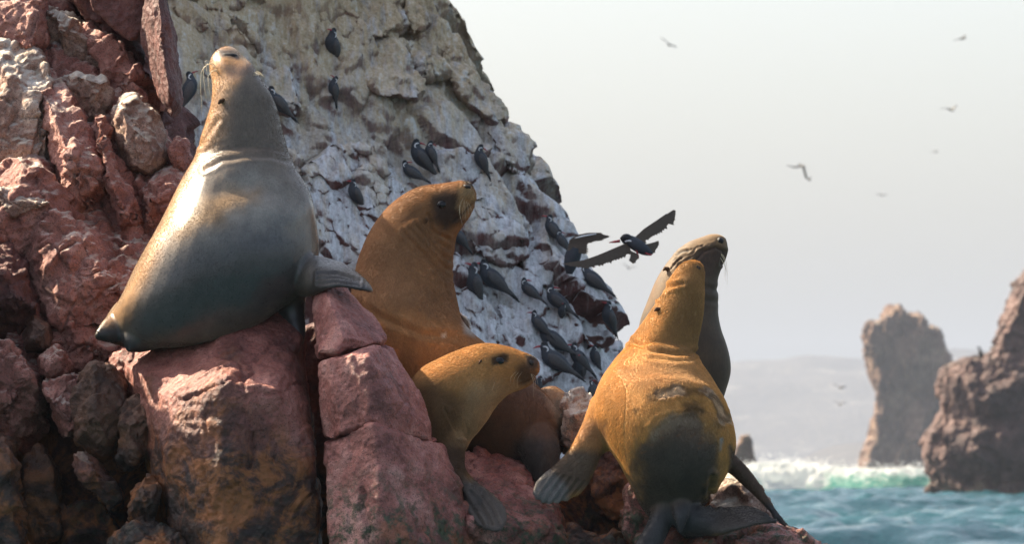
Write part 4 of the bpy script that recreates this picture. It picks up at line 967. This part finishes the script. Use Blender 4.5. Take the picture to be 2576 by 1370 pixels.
# far birds: gull-like silhouettes with bent wings
def far_bird(px, py, span, roll, up, Y, label, sweep=0.25, yaw=0):
    r = empty('flying_bird', P(px, py, Y)); s = span * mpp(Y)
    parts = [('body', ltube([(0, -0.30, 0), (0, -0.18, 0.01), (0, 0, 0), (0, 0.2, 0), (0, 0.36, -0.01)], [0.012, 0.045, 0.055, 0.035, 0.012], 1.0, 8), M_CAP)]
    for k in (-1, 1):
        u = up[0] if k < 0 else up[1]
        V = [(0.03 * k, -0.10, 0.02), (0.22 * k, -0.16, 0.22 * u + 0.02), (0.36 * k, -0.06, 0.25 * u), (0.5 * k, 0.10 + sweep * 0.5, 0.20 * u), (0.34 * k, 0.10, 0.24 * u), (0.20 * k, 0.08, 0.20 * u), (0.03 * k, 0.12, 0.02)]
        me = baked(pymesh(V, [(0, 1, 5, 6), (1, 2, 4, 5), (2, 3, 4)]), [('SOLIDIFY', dict(thickness=0.018, offset=0))])
        parts.append(('wing', me, M_CAP))
    for n, me, mt in parts: link(n, me, mt, r)
    r.matrix_world = Matrix.Translation(P(px, py, Y)) @ Matrix.Rotation(R(roll), 4, 'Y') @ Matrix.Rotation(R(yaw), 4, 'Z') @ Matrix.Rotation(R(18), 4, 'X') @ Matrix.Scale(s, 4)
    return tag(r, label, 'bird', 'birds flying far off')
far_bird(1682, 112, 50, 28, (0.4, 0.3), 160, 'flying bird highest in the sky above the cliff side', yaw=15)
far_bird(2420, 97, 46, -28, (0.3, 0.3), 170, 'flying bird in the top right corner of the sky', yaw=40)
far_bird(2393, 277, 48, -15, (0.7, 0.6), 165, 'flying bird with raised wings below the top right one', yaw=25)
far_bird(2353, 383, 24, -10, (0.5, 0.5), 300, 'small flying bird right of the dark bird in mid sky', yaw=30)
far_bird(2018, 418, 70, 0, (-0.2, -2.2), 120, 'darkest flying bird in mid sky with one wing down', yaw=20)
far_bird(2218, 491, 30, 4, (0.1, 0.1), 320, 'faint flying bird low in the open sky', yaw=10)
far_bird(1582, 676, 36, 8, (0.9, 0.7), 210, 'faint flying bird just below the spread-winged tern')
far_bird(2113, 977, 40, 6, (0.6, 0.4), 230, 'flying bird before the hazy hills, upper of two', yaw=20)
far_bird(2112, 1020, 32, 8, (0.9, 0.9), 240, 'flying bird before the hazy hills, lower of two', yaw=10)

# ------------------------------------------------------------------ sea stacks, sea, surf, hills, air
M_STACK = rock_mat('hazy_stack_rock', (0.050, 0.026, 0.017), (0.15, 0.080, 0.05), (0.30, 0.20, 0.13), 0.4, k=0.08, wet=0.7)
M_ISLET = rock_mat('dark_islet_rock', (0.032, 0.016, 0.014), (0.085, 0.040, 0.034), (0.20, 0.105, 0.08), 0.3, tide=0.9, tide_w=0.6, ochre=(0.13, 0.10, 0.05), k=0.12, wet=0.6)
def stack(Y, outs, mat, label, back, voxel, size, seed, **kw):
    h = [[(a, b, Y + (c[0] if c else 0)) for a, b, *c in o] for o in outs]
    me = rock_mesh(h[0], extra=h[1:], back=back, voxel=voxel, size=size, seed=seed, **kw)
    v = get_co(me); base = np.array((v[:, 0].mean(), v[:, 1].mean(), 0.0)); set_co(me, v - base)
    o = link('sea_stack', me, mat); o.location = base
    return tag(o, label, 'sea stack')
stack(880, [[(2192, 900), (2188, 835), (2225, 812), (2245, 790), (2275, 786), (2325, 812), (2368, 850), (2392, 915), (2380, 980), (2330, 1040), (2240, 1020), (2205, 960), (2290, 900, -2.5)],
            [(2215, 960), (2380, 950), (2385, 1200), (2370, 1245), (2190, 1245), (2200, 1140), (2212, 1090), (2300, 1120, -2)],
            [(2238, 800), (2250, 776), (2268, 772), (2280, 800), (2262, 830)], [(2290, 815), (2300, 790), (2318, 800), (2325, 830)], [(2186, 850), (2192, 822), (2212, 822), (2222, 860)], [(2335, 840), (2345, 822), (2362, 836), (2370, 870)],
            [(2178, 1150), (2200, 1110), (2240, 1100), (2260, 1240), (2172, 1240)]], M_STACK, 'tall hazy sea stack with a pale crown rising behind the surf', 13.0, 0.16, 11.0, 201, step=0.3, facet=1.5, cuts=0, zs=0.4)
stack(300, [[(2376, 965), (2384, 932), (2440, 908), (2495, 905), (2600, 880), (2780, 900), (2780, 1200), (2500, 1200), (2390, 1060), (2480, 1000, -2)],
            [(2505, 915), (2548, 860), (2568, 800), (2582, 700), (2615, 660), (2700, 560), (2800, 560), (2800, 1000), (2560, 1000)],
            [(2332, 1140), (2345, 1090), (2390, 1030), (2600, 1000), (2780, 1000), (2780, 1300), (2400, 1240), (2345, 1190), (2480, 1120, -3)],
            [(2336, 1236), (2380, 1195), (2780, 1190), (2780, 1340), (2480, 1290, -3), (2600, 1310, -5)]], M_ISLET, 'dark reddish islet rising from the sea at the right edge', 8.0, 0.075, 5.0, 207, step=0.2, facet=1.2, cuts=3, zs=0.6)
stack(450, [[(1858, 1120), (1868, 1100), (1882, 1094), (1892, 1110), (1898, 1170), (1905, 1230), (1840, 1230), (1845, 1150)], [(1840, 1180), (1900, 1175), (1935, 1215), (1940, 1240), (1840, 1240)]],
      M_STACK, 'thin hazy rock spike just right of the ochre sea lion', 3.0, 0.06, 2.4, 211, facet=1.1, zs=0.5, cuts=3)
# bird sitting on the islet
rb = empty('perched_bird', P(2466, 905, 300.5))
for n, pts, rad in (('body', [(0.1, 0, 0.0), (0.05, 0, 0.2), (0.0, 0, 0.42), (-0.02, 0, 0.55)], [0.05, 0.16, 0.13, 0.06]), ('head', [(-0.02, 0, 0.54), (-0.05, 0, 0.66), (-0.22, 0, 0.66)], [0.06, 0.07, 0.015])):
    link(n, ltube(pts, rad, 1, 8), M_CAP, rb)
tag(rb, 'dark bird sitting on the crest of the right-hand islet', 'bird')

def water_mat():
    g = N('sea_water')
    c = g.ramp(g.noise(0.05, 4, 0.6, vec=g.map(scale=(0.5, 1, 1))), [(0.35, (0.003, 0.026, 0.038)), (0.65, (0.008, 0.056, 0.068))])
    foam = g.ramp(g.noise(0.35, 7, 0.7, vec=g.map(scale=(0.45, 1, 1)), dist=0.5), [(0.66, 0.0), (0.75, 0.6)])
    c = g.mix(foam, c, (0.55, 0.62, 0.62))
    nb = g.bump(g.noise(1.7, 5, 0.65), 0.8, 0.16)
    nb = g.bump(g.noise(7.0, 4, 0.65), 0.6, 0.03, nb)
    g.b.inputs['IOR'].default_value = 1.33
    return g.done(c, 0.12, nb, 0.28)
xs = np.concatenate([np.linspace(-4200, -20, 24), np.arange(-10, 62, 0.34), np.linspace(75, 4200, 24)])
ys = np.concatenate([np.linspace(-80, 80, 12), np.arange(90, 470, 0.42), np.geomspace(480, 8000, 60)])
X, Yg = np.meshgrid(xs, ys); p = np.stack([X.ravel(), Yg.ravel(), 0 * X.ravel()], 1)
def wave(p):
    w = fbm(p * 0.02, 2, 2) * 3
    h = 0.20 * np.sin((p[:, 1] * 0.97 + p[:, 0] * 0.2) * 2 * math.pi / 15 + w) + 0.11 * np.sin((p[:, 1] * 0.9 - p[:, 0] * 0.35) * 2 * math.pi / 6.3 + w * 2)
    r = 1 - np.abs(fbm(p * np.array((0.22, 0.42, 1)) + w[:, None] * 0.2, 4, 31))
    r2 = 1 - np.abs(fbm(p * np.array((0.55, 0.9, 1)), 3, 37))
    return h * 1.2 + 1.1 * (r - 0.75) + 0.35 * (r2 - 0.75)
fade = sstep(80, 110, p[:, 1]) * (1 - sstep(460, 900, p[:, 1])) * sstep(-20, -5, p[:, 0]) * (1 - sstep(58, 80, p[:, 0]))
p[:, 2] = wave(p) * fade
nx = len(xs); idx = np.arange(len(p)).reshape(len(ys), nx)
quads = np.stack([idx[:-1, :-1], idx[:-1, 1:], idx[1:, 1:], idx[1:, :-1]], -1).reshape(-1, 4)
me = bpy.data.meshes.new('sea'); me.vertices.add(len(p)); me.vertices.foreach_set('co', p.astype(np.float32).ravel())
me.loops.add(quads.size); me.loops.foreach_set('vertex_index', quads.ravel().astype(np.int32))
me.polygons.add(len(quads)); me.polygons.foreach_set('loop_start', np.arange(0, quads.size, 4, dtype=np.int32)); me.update(calc_edges=True); smooth(me)
tag(link('sea', me, water_mat()), kind='structure')

def surf_mat():
    g = N('breaking_surf'); f = g.attr('foam'); fr = g.sep(f, 0)
    n = g.noise(1.3, 7, 0.72, vec=g.map(scale=(0.7, 1, 1.6)), dist=0.8)
    k = g.math('MULTIPLY', g.math('SUBTRACT', g.math('ADD', fr, g.math('MULTIPLY', g.math('SUBTRACT', n, 0.5), 1.8)), 0.38), 4.0, True)
    c = g.mix(k, g.ramp(n, [(0.35, (0.07, 0.32, 0.26)), (0.65, (0.18, 0.50, 0.40))]), (0.86, 0.88, 0.87))
    nb = g.bump(g.noise(4, 6, 0.75), 0.8, 0.3)
    g.done(c, g.math('ADD', 0.15, g.math('MULTIPLY', k, 0.6)), nb, 0.5)
    tr = g.n('ShaderNodeBsdfTranslucent'); g.l(c, tr.inputs['Color'])
    mx = g.n('ShaderNodeMixShader'); mx.inputs[0].default_value = 0.6
    g.l(g.b.outputs[0], mx.inputs[1]); g.l(tr.outputs[0], mx.inputs[2]); g.l(mx.outputs[0], g.out.inputs['Surface'])
    return g.m
Y0 = 372.0; ns, nt = 420, 60
x0, x1 = P(1820, 1200, Y0)[0], P(2520, 1200, Y0)[0]
S, T = np.meshgrid(np.linspace(0, 1, ns), np.linspace(0, 1, nt)); S, T = S.ravel(), T.ravel()
x = x0 + (x1 - x0) * S; z3 = np.stack([x * 0.5, 0 * x, 0 * x], 1)
hgt = 2.2 + 0.5 * fbm(z3 * 0.5, 3, 51) - 0.5 * S + 0.25 * np.exp(-((S - 0.12) / 0.08) ** 2)
cr = 3.0 * fbm(z3 * 0.22, 2, 52)
prof = np.where(T < 0.5, sstep(0, 0.5, T) ** 1.3, 1 - sstep(0.5, 1.0, T) * 0.95)
y = Y0 + cr + np.where(T < 0.5, -3.2 + 6.4 * T - 1.1 * np.sin(T * 2 * math.pi) * 0.8, (T - 0.5) * 14)
pw = np.stack([x, y, -0.35 + (hgt + 0.35) * prof], 1)
fo = np.clip(0.95 - np.abs(T - 0.5) * 3.0, 0, 1) * 0.9 + np.clip(1 - T * 7, 0, 1) * 0.75 + (T > 0.55) * 0.6
fo += 0.8 * np.exp(-((S - 0.22) / 0.12) ** 2) * (T > 0.15)
lump = fbm(pw * 1.6, 5, 55, 0.6)
pw[:, 2] += 0.30 * lump * np.clip(fo, 0, 1) + 0.08 * fbm(pw * 0.9, 3, 56); pw[:, 1] += 0.5 * fbm(pw * 1.1, 4, 57) * np.clip(fo + 0.2, 0, 1)
idx = np.arange(ns * nt).reshape(nt, ns)
me = pymesh(pw, [tuple(q) for q in np.stack([idx[:-1, :-1], idx[:-1, 1:], idx[1:, 1:], idx[1:, :-1]], -1).reshape(-1, 4).tolist()])
set_col(me, 'foam', np.repeat(np.clip(fo, 0, 1)[:, None], 3, 1)); smooth(me)
tag(link('breaking_wave', me, surf_mat()), kind='structure')
rs = np.random.RandomState(9); V, Fc = [], []
for i in range(2600):
    k = rs.randint(0, ns * nt)
    if T[k] < 0.35 or T[k] > 0.7: continue
    c = pw[k] + np.array((rs.normal(0, 0.3), rs.normal(0, 0.6), abs(rs.normal(0, 0.28)))); s = rs.uniform(0.015, 0.06); o = len(V)
    V += [c + s * np.array(q) for q in ((1, 0, 0), (-1, 0, 0), (0, 1, 0), (0, -1, 0), (0, 0, 1), (0, 0, -1))]
    Fc += [tuple(o + j for j in q) for q in ((0, 2, 4), (2, 1, 4), (1, 3, 4), (3, 0, 4), (2, 0, 5), (1, 2, 5), (3, 1, 5), (0, 3, 5))]
tag(link('spray', pymesh(V, Fc), plain('white_spray', (0.85, 0.87, 0.87), 0.6)), 'white spray thrown up along the crest of the breaking wave', kind='stuff')

M_HILL = rock_mat('dry_hills', (0.035, 0.03, 0.026), (0.06, 0.05, 0.042), (0.09, 0.075, 0.06), 0.0, k=0.004, wet=0.9)
def hill(Y, ridge, seed, rough):
    xr = np.linspace(-500, 3400, 300); top = np.interp(xr, [a for a, b in ridge], [b for a, b in ridge])
    top = top + rough * fbm(np.stack([xr * 0.012, 0 * xr, 0 * xr], 1), 5, seed)
    rows = 26; V = []
    for j in range(rows):
        t = j / (rows - 1)
        for i in range(300):
            b = P(xr[i], top[i], Y); h = max(b[2], 2) * (1 - (1 - t) ** 1.5)
            V.append((b[0], Y - (1 - t) * 500, -0.5 + h))
    V = np.array(V); V[:, 2] += 7 * (V[:, 2] / 60) * fbm(V * 0.012, 4, seed + 1)
    me = pymesh(V, [(j * 300 + i, j * 300 + i + 1, (j + 1) * 300 + i + 1, (j + 1) * 300 + i) for j in range(rows - 1) for i in range(299)]); smooth(me)
    return tag(link('hills', me, M_HILL), kind='structure')
hill(5200, [(-500, 900), (1600, 930), (1840, 915), (1920, 900), (2000, 893), (2100, 890), (2180, 896), (2300, 884), (2400, 878), (2480, 884), (2600, 900), (3400, 940)], 61, 5)
hill(3600, [(-500, 1168), (1900, 1170), (2000, 1160), (2070, 1128), (2140, 1112), (2220, 1104), (2400, 1095), (2700, 1100), (3400, 1120)], 63, 8)

bm = bmesh.new(); bmesh.ops.create_cube(bm, size=1)
bmesh.ops.scale(bm, vec=(8800, 8400, 186), verts=bm.verts); bmesh.ops.translate(bm, vec=(0, 4050, 92), verts=bm.verts)
me = bpy.data.meshes.new('haze'); bm.to_mesh(me); bm.free()
g = N('sea_haze'); g.t.nodes.remove(g.b)
pv = g.n('ShaderNodeVolumePrincipled'); pv.inputs['Density'].default_value = 0.0002; pv.inputs['Color'].default_value = (0.40, 0.455, 0.56, 1); pv.inputs['Anisotropy'].default_value = 0.0
g.l(pv.outputs[0], g.out.inputs['Volume'])
tag(link('haze', me, g.m), 'pale sea haze over the water and the far hills', kind='stuff')
